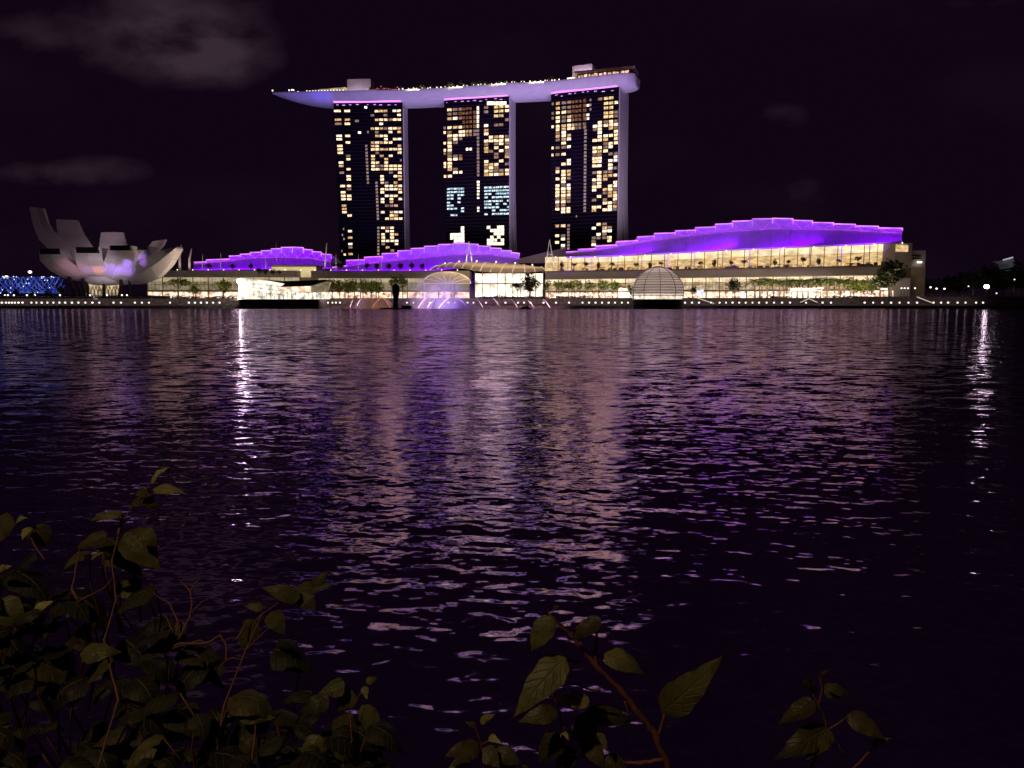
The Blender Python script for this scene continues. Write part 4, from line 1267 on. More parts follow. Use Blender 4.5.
    spot('museum_flood', at(150, 300, 500), at(160, 262, Y), 50, 3800, (1.0, .62, .84), .9, 1.0)
    spot('museum_flood', at(100, 258, Y + 4), at(74, 222, Y + 30), 130, 9500, (1.0, .68, .84), .8, 1.0)
    spot('museum_flood', at(122, 262, Y + 4), at(132, 236, Y + 30), 120, 4600, (1.0, .68, .84), .8, 1.0)
    for (px, py, an, pw, c_) in ((74, 267, 5, 50000, (1, .35, .5)), (98, 268.5, 3.2, 90000, (1, .30, .12)), (88, 268, 3, 45000, (.45, .22, 1)), (112, 268, 5, 90000, (.30, .14, 1)), (126, 268, 5, 90000, (.36, .15, 1)),
                                (130, 256, 3.4, 80000, (.40, .22, 1)), (144, 257, 3.6, 60000, (.42, .2, 1))):
        spot('projector', at(115, 300, 478), at(px, py, Y - 12), an * 3.4, pw * 1.1, c_, 1.0, .3)


lotus()


# ------------------------------------------------------------------ helix footbridge, far left
def helix_bridge():
    Y = 560.0
    c = at(30, 296, Y)
    t = thing('footbridge', (c.x, c.y, 3), 'blue lit tubular lattice footbridge left of the lotus museum', 'bridge')
    x0, x1 = at(-70, 285, Y).x, at(60, 285, Y).x
    zc = at(30, 285, Y).z; r = 6.2
    for sg, ph, nm in [(1, q * .785, 'helix') for q in range(8)] + [(-1, q * 1.257 + .3, 'helix') for q in range(5)]:
        m = MB(); pts = []
        for k in range(161):
            x = lerp(x0, x1, k / 160); a = sg * (x - x0) / 30 * 2 * math.pi + ph
            pts.append((x, Y + r * math.cos(a), zc + r * .92 * math.sin(a)))
        m.tube(pts, (.22, .2, .3, .18)[int(ph * 3) % 4] if sg > 0 else .2, 5); m.build(nm, M['lamp_blue'] if sg > 0 else M['metal'], t)
    m = MB(); m.box(((x0 + x1) / 2, Y, zc - 3.4), (x1 - x0, 7, .7)); m.build('deck', M['dark'], t)
    random.seed(31)
    m = MB()
    for k in range(20):
        x = lerp(x0, x1, (k + .5) / 20); m.tube([(x, Y + r * math.cos(a), zc + r * .9 * math.sin(a)) for a in np.linspace(0, 6.283, 17)], .16, 4)
    m.build('ring', M['lamp_blue'], t)
    for k in range(34):
        x = lerp(x0 + 48, x1, random.random()); a = random.uniform(math.pi * .9, math.pi * 2.1); 
        m = MB(); m.ball((x, Y - abs(r * math.sin(a)) * .4 - 5.8, zc + r * .95 * math.cos(a) ), .36, nu=6, nv=4); m.build('light', M['lamp_bluewhite'], t)
    for px in (-30, 12, 52):
        p = at(px, 290, Y); m = MB(); m.tube([(p.x, Y, -1), (p.x, Y, zc - 6)], 1.1, 8); m.build('pier', M['seawall'], t)


helix_bridge()


def street_lamp(px, py, Y, r, label, mat='lamp', base_z=6.6, group=None):
    p = at(px, py, Y)
    t = thing('street_lamp', (p.x, p.y, base_z), label, 'lamp', group)
    m = MB(); m.tube([(p.x, p.y + r * .3, base_z), (p.x, p.y + r * .3, p.z - r * .7)], .14, 5); m.build('post', M['black'], t)
    m = MB(); m.ball(p, r, nu=10, nv=7, sz=.85); m.build('lamp_head', M[mat], t)
    return t


for px, py, lab in ((30, 272, 'brighter white bridge lamp on a tall post'), (6.5, 277, 'white bridge lamp near the left edge'), (42, 277.5, 'smaller white bridge lamp nearest the museum')):
    street_lamp(px, py, 570, 1.25 if px != 42 else .8, lab, 'lamp')
street_lamp(986.7, 286.6, 600, 1.7, 'strongest white street lamp near the right edge', 'lamp_strong')
for px, py, lab in ((930.5, 287.3, 'white street lamp just right of the grey block'), (936.6, 288.6, 'second white lamp right of the grey block'), (944.5, 288.8, 'third white lamp right of the grey block'),
                    (968.5, 286.3, 'faint white lamp standing alone before dark trees'), (996.5, 293.3, 'low white lamp right of the strongest lamp'), (1014.5, 279.5, 'dim high lamp at the right edge')):
    street_lamp(px, py, 590, .75 if px < 965 else .5, lab, 'lamp')
for k, px in enumerate((901.5, 904.6, 908, 915)):
    street_lamp(px, 288.2, 520, .55, 'white globe lamp in the short row before the grey block', 'lamp', group='globe lamps before the grey block')

# ------------------------------------------------------------------ white pavilion on the water
def pavilion():
    Y = 462.0
    c = at(282, 306, Y); c.z = 0
    t = thing('glass_pavilion', c, 'blazing white angular pavilion with dark wedge roof on a dark floating base', 'building')
    z0 = at(282, 299.5, Y).z
    a, b = at(241, 306, Y), at(320, 306, Y)
    m = MB(); m.slab((a.x, Y - 3), (b.x, Y - 3), -.6, z0, 26); m.build('base', M['seawall'], t)
    def poly(pts, y0, y1, name, mat, off=(0, 0)):
        m = MB(); f = [at(px, py, Y + y0) for px, py in pts]; bk_ = [at(px + off[0], py + off[1], Y + y0) + Vector((0, y1 - y0, 0)) for px, py in pts]
        n = len(f); m.add(f + bk_, [tuple(range(n))] + [tuple(range(2 * n - 1, n - 1, -1))] + [(k, n + k, n + (k + 1) % n, (k + 1) % n) for k in range(n)])
        o = m.build(name, mat, t); recalc(o); return o
    poly([(237, 299), (284, 299), (284.5, 284.2), (262, 280.2), (240, 278)], 2, 14, 'glass_hall', M['pavil'])
    poly([(285, 299), (325, 299), (325, 292.5), (285, 292.5)], 1, 14, 'glass_hall', M['pavil'])
    poly([(278, 287), (281, 291.4), (310, 291.4), (308, 286.2)], .5, 13, 'lit_window', M['mall_shop'])
    poly([(261, 279.5), (285, 283.5), (280, 287), (309, 286.0), (327, 281.0), (326, 279.6), (300, 280.6), (282, 281)], -1, 16, 'roof', solid('wedge_roof', (.10, .055, .05), .5, .3, .3))
    poly([(311, 291.5), (323, 291.5), (326.5, 281.6), (311, 286)], .2, 13, 'glass_hall', M['mall_dim'])
    m = MB()
    for px in np.arange(241, 325, 4.2):
        p = at(px, 299, Y); m = MB(); m.box((p.x, Y + .6, z0 + 2.2), (.22, .2, 4.2)); m.build('mullion', M['metal'], t)
    for (xa, ya, xb, yb) in ((240, 282, 284, 287), (240, 286, 284, 291), (241, 290.5, 284, 295), (248, 299, 240, 280), (262, 299, 252, 280), (275, 299, 265, 282), (284, 299, 276, 284)):
        br = MB(); br.tube([at(xa, ya, Y + 1.7), at(xb, yb, Y + 1.7)], .16, 4); br.build('brace', M['metal'], t)
    m = MB(); m.ball(at(239.5, 281.5, Y - 2), 1.5); m.tube([at(239.5, 300, Y - 2), at(239.5, 283, Y - 2)], .2, 6); m.build('floodlamp', M['lamp_strong'], t)
    m = MB(); p, q = at(239.5, 305, Y), at(248, 305, Y); m.slab((p.x - 5, Y - 1), (q.x, Y - 1), z0 - .5, z0 + .1, 22); m.build('gangway', M['metal'], t)


pavilion()


# ------------------------------------------------------------------ glass dome on the water
def dome():
    Y = 458.0
    c = at(657.5, 307, Y)
    t = thing('glass_dome', (c.x, c.y, 0), 'round glass dome with dark ring louvres on a black base in the water', 'building')
    r = 25.5 * Y / F
    zc = at(657.5, 293.2, Y).z; zb = at(657.5, 299.3, Y).z
    cc = (c.x, c.y, 0)
    a_lo = math.asin((zb - zc) / r)
    prof = [(r * math.cos(a), zc + r * math.sin(a)) for a in np.linspace(a_lo, math.pi / 2 - .01, 22)]
    m, nt, out = new_mat('frosted_dome_glass')
    tr = nt.nodes.new('ShaderNodeBsdfTransparent'); tl = nt.nodes.new('ShaderNodeBsdfTranslucent'); gl = nt.nodes.new('ShaderNodeBsdfGlossy')
    gl.inputs['Roughness'].default_value = .1; tl.inputs[0].default_value = (.75, .68, .66, 1)
    m1 = nt.nodes.new('ShaderNodeMixShader'); m2 = nt.nodes.new('ShaderNodeMixShader'); m1.inputs[0].default_value = .55; m2.inputs[0].default_value = .08
    nt.links.new(tr.outputs[0], m1.inputs[1]); nt.links.new(tl.outputs[0], m1.inputs[2]); nt.links.new(m1.outputs[0], m2.inputs[1]); nt.links.new(gl.outputs[0], m2.inputs[2]); nt.links.new(m2.outputs[0], out.inputs[0])
    g = MB(); g.lathe(cc, prof, 44); g.build('glass_shell', m, t, smooth=True)
    for k, a in enumerate(np.linspace(a_lo + .14, .86, 10)):
        rr = r * math.cos(a) + .25; z = zc + r * math.sin(a)
        q = MB(); q.lathe(cc, [(rr, z - .2), (rr + .5, z), (rr, z + .2)], 44); q.build('louvre_ring', solid('louvre_bronze', (.10, .055, .05), .5) if k == 0 else bpy.data.materials['louvre_bronze'], t)
    for k in range(10):
        a = 2 * math.pi * (k + .35) / 10; q = MB()
        q.tube([(c.x + (p[0] + .1) * math.cos(a), c.y + (p[0] + .1) * math.sin(a), p[1]) for p in prof], .2, 5); q.build('rib', bpy.data.materials['louvre_bronze'], t)
    q = MB(); q.lathe(cc, [(3.5, zc + r - .5), (4.6, zc + r - .1), (1, zc + r + .6)], 24); q.build('cap', bpy.data.materials['louvre_bronze'], t)
    q = MB(); q.lathe(cc, [(.1, zb - .05), (r * .97, zb - .05), (r * .95, -1)], 40); q.build('base', M['black'], t)
    q = MB(); q.lathe(cc, [(r * .93, zb + .2), (r * .93, zb + 2.6)], 40); q.build('counter_light', glow('dome_shop_light', (1.0, .86, .66), 1.5, .9, .5), t)
    q = MB(); p = at(638.5, 297.2, Y - r); q.ball((p.x, p.y + 5, p.z), .7); q.build('lamp', M['lamp'], t)
    for k in range(6):
        a = -math.pi * (.12 + .76 * k / 5); q = clump_mesh('x', .9, .9, 1.3, 60, .45, None, k, 4)
        q.v = [(v[0] + c.x + r * .7 * math.cos(a), v[1] + c.y + r * .7 * math.sin(a), v[2] + zb + 4.6) for v in q.v]
        q.build('indoor_plant', M['leaf_dark'], t)
    l = bpy.data.lights.new('dome_light', 'POINT'); l.energy = 8500; l.color = (1, .80, .74); l.shadow_soft_size = 1.5
    o = bpy.data.objects.new('dome_light', l); col.objects.link(o); o.location = (c.x, c.y, zb + 9); l.shadow_soft_size = 10


dome()

# ------------------------------------------------------------------ dark sculpture on its raft
def sculpture():
    Y = 455.0
    c = at(395.6, 308, Y)
    t = thing('floating_sculpture', (c.x, c.y, 0), 'black upright rounded figure on a low floating raft before the mist', 'sculpture')
    m = MB()
    prof = [(395.6, 307.6, 3.0), (395.6, 305, 2.6), (395.7, 302, 2.3), (395.8, 298, 2.7), (395.9, 294, 3.4), (396, 290.5, 3.95), (396, 287.5, 3.8), (395.9, 285.4, 2.9), (395.8, 284.2, 1.2), (395.8, 284, .05)]
    rows = []
    for (px, py, wpx) in prof:
        p = at(px, py, Y); r = wpx * Y / F; rows.append([p + Vector((r * math.cos(a), r * .75 * math.sin(a), 0)) for a in np.linspace(0, 2 * math.pi, 20, endpoint=False)])
    m.grid(rows, closed=True); m.build('figure', M['black'], t, smooth=True)
    m = MB()
    for dx in (-.35, .35): m.tube([at(395.6 + dx * 3, 290, Y - 2.4), at(395.6 + dx * 3.4, 300, Y - 1.9)], .22, 5)
    m.build('seam', M['black'], t)
    a, b = at(380.5, 308, Y), at(412, 308, Y)
    m = MB(); m.slab((a.x, Y - 3), (b.x, Y - 3), -.5, .75, 7); m.slab((at(402, 308, Y).x, Y - 1.5), (at(411, 308, Y).x, Y - 1.5), .75, 1.9, 4); m.build('raft', M['black'], t)


sculpture()
a, b = at(519.5, 308, 452), at(531.5, 308, 452)
m = MB(); m.slab((a.x, 452), (b.x, 452), -.4, .7, 5); m.box(((a.x + b.x) / 2, 454, 1.0), (4.2, 2.6, .7)); m.box(((a.x + b.x) / 2 + 1, 454, 1.6), (1.6, 1.6, .6))
m.build('pontoon', M['black'], base=((a.x + b.x) / 2, 452, 0), label='small dark pontoon on the water below the event hall', cat='pontoon')

# ------------------------------------------------------------------ promenade: seawall, planters, hedge, lamps
def seawall(x0, x1, z1, label, mat='seawall'):
    a, b = at(x0, 306, SHORE), at(x1, 306, SHORE); m = MB()
    c = ((a.x + b.x) / 2, SHORE, 0)
    t = thing('seawall', c, label, 'wall')
    m.slab((a.x, SHORE + 12), (b.x, SHORE + 12), 1.7, z1, 1.2); m.build('planter_wall', M[mat], t)
    m = MB(); m.slab((a.x, SHORE - .4), (b.x, SHORE - .4), -1.5, 1.45, 1.0); m.slab((a.x, SHORE - .7), (b.x, SHORE - .7), 1.45, 1.85, 1.6); m.build('quay_face', M[mat], t)
    n = max(2, int((b.x - a.x) / 14)); r = MB()
    for k in range(n + 1):
        x = lerp(a.x, b.x, k / n); r.box((x, SHORE + 12.4, z1 + .55), (.12, .12, 1.1))
    r.slab((a.x, SHORE + 12.35), (b.x, SHORE + 12.35), z1 + 1.0, z1 + 1.1, .1); r.build('railing', M['metal'], t)


seawall(-160, 236, 6.4, 'dark stone quay wall below the lotus museum')
seawall(236.05, 552, 6.4, 'dark quay wall behind the fountain and event hall front')
seawall(552.05, 860, 6.8, 'dark quay wall under the long mall with lamps')
seawall(860.05, 1200, 7.6, 'greyer quay wall at the far right')


def hedge_row(x0, x1, label, Y=SHORE + 14.6, z=6.6, h=1.5):
    m = MB(); rnd = random.Random(int(x0)); a, b = at(x0, 300, Y), at(x1, 300, Y)
    L = b.x - a.x
    for k in range(int(L * 16)):
        p = Vector((rnd.uniform(a.x, b.x), Y + rnd.gauss(0, .6), 0)); hh = h * (.75 + .45 * math.sin(p.x * .5 + x0) * math.sin(p.x * .17))
        p.z = z + rnd.uniform(0, 1) * hh
        aa = Vector((rnd.gauss(0, 1), rnd.gauss(0, 1), rnd.gauss(0, 1))).normalized(); bb = aa.cross(Vector((rnd.gauss(0, 1), rnd.gauss(0, 1), .3))).normalized()
        s = rnd.uniform(.25, .6); m.add((p - aa * s, p - bb * s * .6, p + aa * s, p + bb * s * .6), ((0, 1, 2, 3),))
    m.build('hedge', M['hedge'], base=((a.x + b.x) / 2, Y, z), label=label, cat='hedge')


for x0, x1, lab in ((140, 166, 'low hedge right of the museum under the dim wing'), (172, 200, 'low hedge below the left umbrella tree'), (205, 234, 'low hedge left of the white pavilion'),
                    (480, 548, 'low dark hedge before the blazing event hall'), (556, 585, 'low dark hedge under the row of slim green trees'), (770, 790, 'short dark hedge between mall palms'), (832, 862, 'low dark hedge beside the big dark tree'),
                    (0, 66, 'low hedge in front of the blue footbridge'), (66, 138, 'low hedge round the lotus museum legs')):
    hedge_row(x0, x1, lab)

lampx = [2, 6, 9, 12, 15, 18.6, 22.6, 31.5, 36.5, 41.8, 47.5, 53.5, 59.5, 65.3, 72, 78.5, 85.4, 92.5, 99.4, 113.6, 121, 135, 142, 149, 170, 189, 195, 201, 207, 213.2, 219.6,
         323, 328, 332.5, 336, 340, 407, 413.5, 430, 448.5, 455, 467.5, 473.5, 486, 505.5, 518, 524, 530.5, 543.5, 556, 569, 582.5, 589, 595.5, 602, 608.6, 615, 621.8, 628,
         685, 692, 699, 711, 719.5, 726, 732.5, 739.2, 745.6, 752.5, 759, 766.5, 774, 782, 790, 806, 822.5, 831, 864.6, 873.2, 882.2, 891, 899.5, 908.4, 917, 933.5, 941, 948, 957.5, 965.5, 976, 983]
lm = None
for k, px in enumerate(lampx):
    p = at(px, 302.6, SHORE + 1.2)
    if lm is None:
        m = MB(); m.tube([(0, 0, 0), (0, 0, 1.6)], .09, 5, 1); m.ball((0, -.1, 1.95), .56, 0, 10, 8, .9)
        o = m.build('bollard_lamp', [M['lamp'], M['black']]); lm = o
    else:
        o = lm.copy(); col.objects.link(o)
    o.location = (p.x, p.y, 1.8)
    s = random.uniform(.8, 1.12); o.scale = (s, s, 1)
    seg = ('along the quay under the lotus museum', 'along the quay behind the fountain', 'along the quay under the long mall', 'along the dark quay at far right')[0 if px < 236 else 1 if px < 552 else 2 if px < 860 else 3]
    tag(o, 'small white bollard lamp in the row ' + seg, 'lamp', 'bollard lamps ' + seg)
# bright promenade ground lights at shop level
random.seed(77)
for (x0, x1, st, seg) in ((556, 632, 3.6, 'under the slim green trees'), (685, 880, 4.8, 'before the long mall shops')):
    for px in np.arange(x0, x1, st):
        px += random.uniform(-1, 1); p = at(px, random.uniform(293.6, 296.4), SHORE + 24)
        o = lm.copy(); o.data = lm.data; col.objects.link(o); o.name = 'path_lamp'
        o.location = (p.x, p.y, 6.6 + random.uniform(0, .3)); o.scale = (1.0, 1.0, random.uniform(.75, 1.25))
        tag(o, 'white path lamp on the promenade ' + seg, 'lamp', 'path lamps ' + seg)
for px in (5, 8, 14, 27, 35, 60, 90, 107, 122, 127):
    p = at(px, 295, SHORE + 20); o = lm.copy(); col.objects.link(o); o.name = 'path_lamp'; o.location = (p.x, p.y, 6.6); o.scale = (.9, .9, 1.0)
    tag(o, 'white path lamp on the promenade near the lotus museum', 'lamp', 'path lamps near the lotus museum')

# gangways with lit rails
for (x0, y0, x1, y1, lab) in ((697, 298.6, 714, 304.2, 'sloping white lit gangway right of the glass dome'), (800, 303, 809, 299, 'lit gangway below the palm row, rising right'), (808, 299, 817, 303, 'lit gangway below the palm row, falling right'),
                              (916.5, 297.5, 932, 303.5, 'bright lit ramp right of the grey block')):
    a, b = at(x0, y0, SHORE - 1.5), at(x1, y1, SHORE - 1.5); t = thing('gangway', a, lab, 'gangway')
    m = MB(); m.tube([a + Vector((0, 0, -.5)), b + Vector((0, 0, -.5))], .5, 4); m.build('deck', M['metal'], t)
    m = MB(); m.tube([a + Vector((0, -.5, .4)), b + Vector((0, -.5, .4))], .17, 5); m.build('lit_rail', M['rail_glow'], t)
# benches / kiosk and lit sign
p = at(743.5, 294.5, SHORE + 22); t = thing('kiosk', (p.x, p.y, 6.6), 'small bright white kiosk below the long mall', 'kiosk')
m = MB(); m.box((p.x, p.y, 8.3), (2.4, 2, 3.3)); m.build('body', M['lamp_soft'], t); m = MB(); m.box((p.x, p.y, 10.15), (3.4, 3, .35)); m.build('roof', M['dark'], t)
p = at(700, 294.5, SHORE + 26); t = thing('advert_screen', (p.x, p.y, 6.6), 'bluish white lit screen on posts right of the glass dome', 'screen')
m = MB(); m.box((p.x, p.y, 10.3), (4.4, .4, 3.6)); m.build('display', glow('screen_glow', (.7, .72, 1.0), 1.6, .5, .6), t)
m = MB(); m.box((p.x - 1.5, p.y + .1, 7.5), (.2, .2, 1.9)); m.box((p.x + 1.5, p.y + .1, 7.5), (.2, .2, 1.9)); m.build('post', M['black'], t)
for (x, y, lab) in ((884.2, 289, 'white lit sign bar left of the globe lamps'), (821, 288.2, 'white lit sign bar among the mall palms')):
    p = at(x, y, SHORE + 18); t = thing('lit_sign', (p.x, p.y, 6.6), lab, 'sign')
    m = MB(); m.box((p.x, p.y, p.z), (4.2, .3, 1.1)); m.build('panel', M['win_white'], t); m = MB(); m.box((p.x, p.y + .3, (6.6 + p.z) / 2), (.2, .2, p.z - 6.6)); m.build('post', M['black'], t)
# awnings of the promenade shops
for (x0, x1, lab) in ((619, 634, 'pale louvred shelter left of the glass dome'), (791, 822, 'long bright shop canopy below the mall palms')):
    a, b = at(x0, 292, SHORE + 30), at(x1, 292, SHORE + 30); t = thing('shelter', ((a.x + b.x) / 2, a.y, 6.6), lab, 'shelter')
    m = MB(); m.slab((a.x, a.y), (b.x, b.y), 12.6, 13.2, 5); m.slab((a.x, a.y + .4), (b.x, b.y + .4), 11.4, 11.8, 5); m.build('roof', M['white'], t)
    m = MB(); m.slab((a.x + .5, a.y + 4), (b.x - .5, b.y + 4), 7, 10.6, .3); m.build('lit_front', M['win_white'], t)
    for q in (a, b):
        m = MB(); m.box((q.x, q.y + 1, 9.6), (.35, .35, 6)); m.build('post', M['metal'], t)

# ------------------------------------------------------------------ promenade trees
tree(178.5, 297, SHORE + 45, 20, 'umbrella', 'leaf_lit', 'spreading umbrella tree right of the lotus museum', None, 0, 1.15, z=6.6)
tree(223, 297, SHORE + 45, 20, 'round', 'leaf_lit', 'rounded tree left of the white pavilion', None, 1, 1.1, z=6.6)
tree(196, 297, SHORE + 50, 16, 'round', 'leaf_lit', 'pale green tree between the umbrella tree and rounded tree', None, 2, .9, z=6.6)
for k, (px, lab) in enumerate(((259, 'leftmost'), (266, 'second'), (273.5, 'third'), (279, 'rightmost'))):
    tree(px, 277, 592, 10 - k, 'round', 'leaf_lit', lab + ' of four small trees on the terrace above the white pavilion', 'terrace trees above the pavilion', k % 3, z=23.3)
for k, px in enumerate((332, 340, 348, 355, 363, 371, 379)):
    tree(px, 297, SHORE + 60, 19 + (k % 2), 'round', 'leaf_lit', 'rounded green tree in the row before the mall between pavilion and sculpture', 'rounded trees before the dim mall', k % 4, .8, z=6.6)
for px, lab in ((394, 'left'), (403, 'right')):
    tree(px, 297, SHORE + 70, 25, 'slim', 'leaf_lit', lab + ' of two tall loose trees above the black sculpture', None, 1, 1.2, z=6.6)
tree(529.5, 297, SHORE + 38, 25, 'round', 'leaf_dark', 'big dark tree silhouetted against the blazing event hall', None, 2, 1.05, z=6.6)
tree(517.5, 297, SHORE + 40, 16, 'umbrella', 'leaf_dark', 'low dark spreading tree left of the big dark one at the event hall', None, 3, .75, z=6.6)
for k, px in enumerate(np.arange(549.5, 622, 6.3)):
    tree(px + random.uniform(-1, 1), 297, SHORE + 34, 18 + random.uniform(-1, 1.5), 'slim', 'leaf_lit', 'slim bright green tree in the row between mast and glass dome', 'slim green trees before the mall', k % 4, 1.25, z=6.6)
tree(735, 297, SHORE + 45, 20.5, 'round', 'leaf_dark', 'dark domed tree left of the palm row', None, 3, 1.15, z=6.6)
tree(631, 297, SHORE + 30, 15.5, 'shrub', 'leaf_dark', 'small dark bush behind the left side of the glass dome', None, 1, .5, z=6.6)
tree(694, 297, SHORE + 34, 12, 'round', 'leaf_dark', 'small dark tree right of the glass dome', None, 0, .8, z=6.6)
for k, px in enumerate(np.arange(755, 846, 6.0)):
    tree(px + random.uniform(-1.2, 1.2), 297, SHORE + 34, 19 + random.uniform(0, 3), 'palm', 'leaf_palm', 'slender palm tree in the row before the long mall', 'palm trees before the long mall', k % 4, 1.75, z=6.6)
for k, px in enumerate((850, 857, 864, 871)):
    tree(px, 297, SHORE + 34, 21 - k % 2, 'round', 'leaf_lit', 'dense green tree between the palm row and big dark tree', 'dense trees by the palm row', k % 4, .85, z=6.6)
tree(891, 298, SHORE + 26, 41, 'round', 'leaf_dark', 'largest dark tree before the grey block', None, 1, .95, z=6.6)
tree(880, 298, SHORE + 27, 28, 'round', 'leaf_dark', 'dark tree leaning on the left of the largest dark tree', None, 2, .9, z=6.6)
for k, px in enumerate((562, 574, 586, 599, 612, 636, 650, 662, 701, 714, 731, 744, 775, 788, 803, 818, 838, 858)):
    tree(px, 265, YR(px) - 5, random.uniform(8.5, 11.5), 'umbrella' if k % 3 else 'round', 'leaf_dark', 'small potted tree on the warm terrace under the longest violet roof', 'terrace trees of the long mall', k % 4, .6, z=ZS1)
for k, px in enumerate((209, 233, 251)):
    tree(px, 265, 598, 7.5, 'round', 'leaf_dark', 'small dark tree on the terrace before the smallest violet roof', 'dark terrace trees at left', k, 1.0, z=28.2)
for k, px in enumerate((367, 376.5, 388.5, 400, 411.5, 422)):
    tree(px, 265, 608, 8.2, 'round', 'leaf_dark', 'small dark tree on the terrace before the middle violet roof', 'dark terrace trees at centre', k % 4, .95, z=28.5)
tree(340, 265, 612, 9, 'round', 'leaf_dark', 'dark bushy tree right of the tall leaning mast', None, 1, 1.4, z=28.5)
# dark trees beyond at right
random.seed(14)
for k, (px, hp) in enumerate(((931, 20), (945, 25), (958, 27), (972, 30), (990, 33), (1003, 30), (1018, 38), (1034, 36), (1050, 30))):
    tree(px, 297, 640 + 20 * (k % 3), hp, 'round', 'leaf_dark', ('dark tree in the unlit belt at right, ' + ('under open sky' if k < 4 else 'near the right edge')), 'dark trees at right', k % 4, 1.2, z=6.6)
for k, (px, hp) in enumerate(((5, 12), (17, 14), (33, 11), (48, 13), (62, 15))):
    tree(px, 297, SHORE + 36, hp * .75, 'shrub', 'leaf_lit', 'low green bush under the blue footbridge', 'bushes under the footbridge', k % 4, .7, z=6.6)

# grey block at the right end of the mall
p = at(912, 290, 545); t = thing('service_block', (p.x, p.y, 6.6), 'grey and tan concrete block at the right end of the long mall', 'building')
def blk2(x0, y0, x1, y1, Y, dep, name, mat):
    a, b = at(x0, y1, Y), at(x1, y1, Y); m = MB(); m.slab((a.x, a.y), (b.x, b.y), max(6.6, a.z), at(x0, y0, Y).z, dep); m.build(name, mat, t)
blk2(900, 250.5, 925, 268, 548, 20, 'upper_wall', M['concrete'])
blk2(910, 268, 924, 300, 546, 18, 'tower_wall', M['beige'])
blk2(888, 278, 909.5, 300, 540, 20, 'lower_wall', M['concrete'])
blk2(902, 255, 921, 256.2, 547, 2, 'louvre', M['dark']); blk2(902, 258, 921, 259.2, 547, 2, 'louvre', M['dark'])
m = MB(); q = at(919.6, 262.2, 546); m.box(q, (3.2, .6, 1.2)); m.build('lamp', M['lamp_soft'], t)
q = MB(); a, b = at(893, 290, 537), at(910, 290, 540)
q.slab((a.x, a.y), (b.x, b.y), ZS1, at(900, 243, 540).z, 22); q.build('end_wall', M['slabgrey'], tR)
q = MB(); q.slab((a.x + .4, a.y - .4), (b.x - 2, b.y - .4), at(900, 252, 540).z, at(900, 245, 540).z, .3); q.build('upper_glass', M['mall_upper'], tR)
# distant slanted building
p = at(1010, 285, 900); t = thing('distant_building', (p.x, p.y, 6.6), 'distant building with slanted pale lit crown at the right edge', 'building')
f = [at(1009, 294, 900), at(1018.5, 294, 900), at(1017.4, 270, 900), at(1013, 257.5, 900), at(1003, 260.4, 900), (at(1009, 263.5, 900))]
m = MB(); bb = [v + Vector((0, 20, 0)) for v in f]; m.add(f + bb, [tuple(range(6)), tuple(range(11, 5, -1))] + [(k, 6 + k, 6 + (k + 1) % 6, (k + 1) % 6) for k in range(6)])
recalc(m.build('tower', M['concrete'], t))
m = MB(); m.tube([at(1003, 260, 899), at(1013, 257.3, 899)], .7, 5); m.build('crown_light', glow('pale_crown', (.8, .85, .9), .5), t)
spot('crown_flood', at(1009, 296, 870), at(1012, 265, 900), 60, 12000, (.7, .78, .9), .8, 1)

# ------------------------------------------------------------------ fountain: jets and lit mist
JETS = [(350, 307, 353, 300), (357, 305.5, 361, 299), (372, 307.5, 381, 297.5), (390.5, 307, 382, 297), (391.5, 305, 386, 299), (418, 307.5, 426, 298), (427.5, 307, 433, 301), (438.5, 308, 449, 297.5), (466, 306, 459, 299),
        (483, 307.5, 475.6, 297.5), (500.5, 307.5, 493, 298), (517.5, 307.5, 511, 299), (534, 307.5, 528, 300.5), (550, 307.5, 543, 299)]
for k, (x0, y0, x1, y1) in enumerate(JETS):
    a, b = at(x0, y0, 468), at(x1, y1, 468); a.z = max(a.z, .05)
    c = a.lerp(b, .5) + Vector((0, 0, .5)); m = MB(); m.tube([a, a.lerp(c, .6), c, b], [.34, .30, .27, .16], 6)
    side = 'leaning left below the event hall' if k > 7 else ('leaning right beside the violet mist' if 4 < k < 8 else 'in the orange lit cluster left of the sculpture')
    m.build('fountain_jet', solid('jet_water', (.85, .82, .85), .3) if k == 0 else bpy.data.materials['jet_water'], base=a, label='lit diagonal water jet ' + side, cat='water jet', group='fountain jets ' + side)


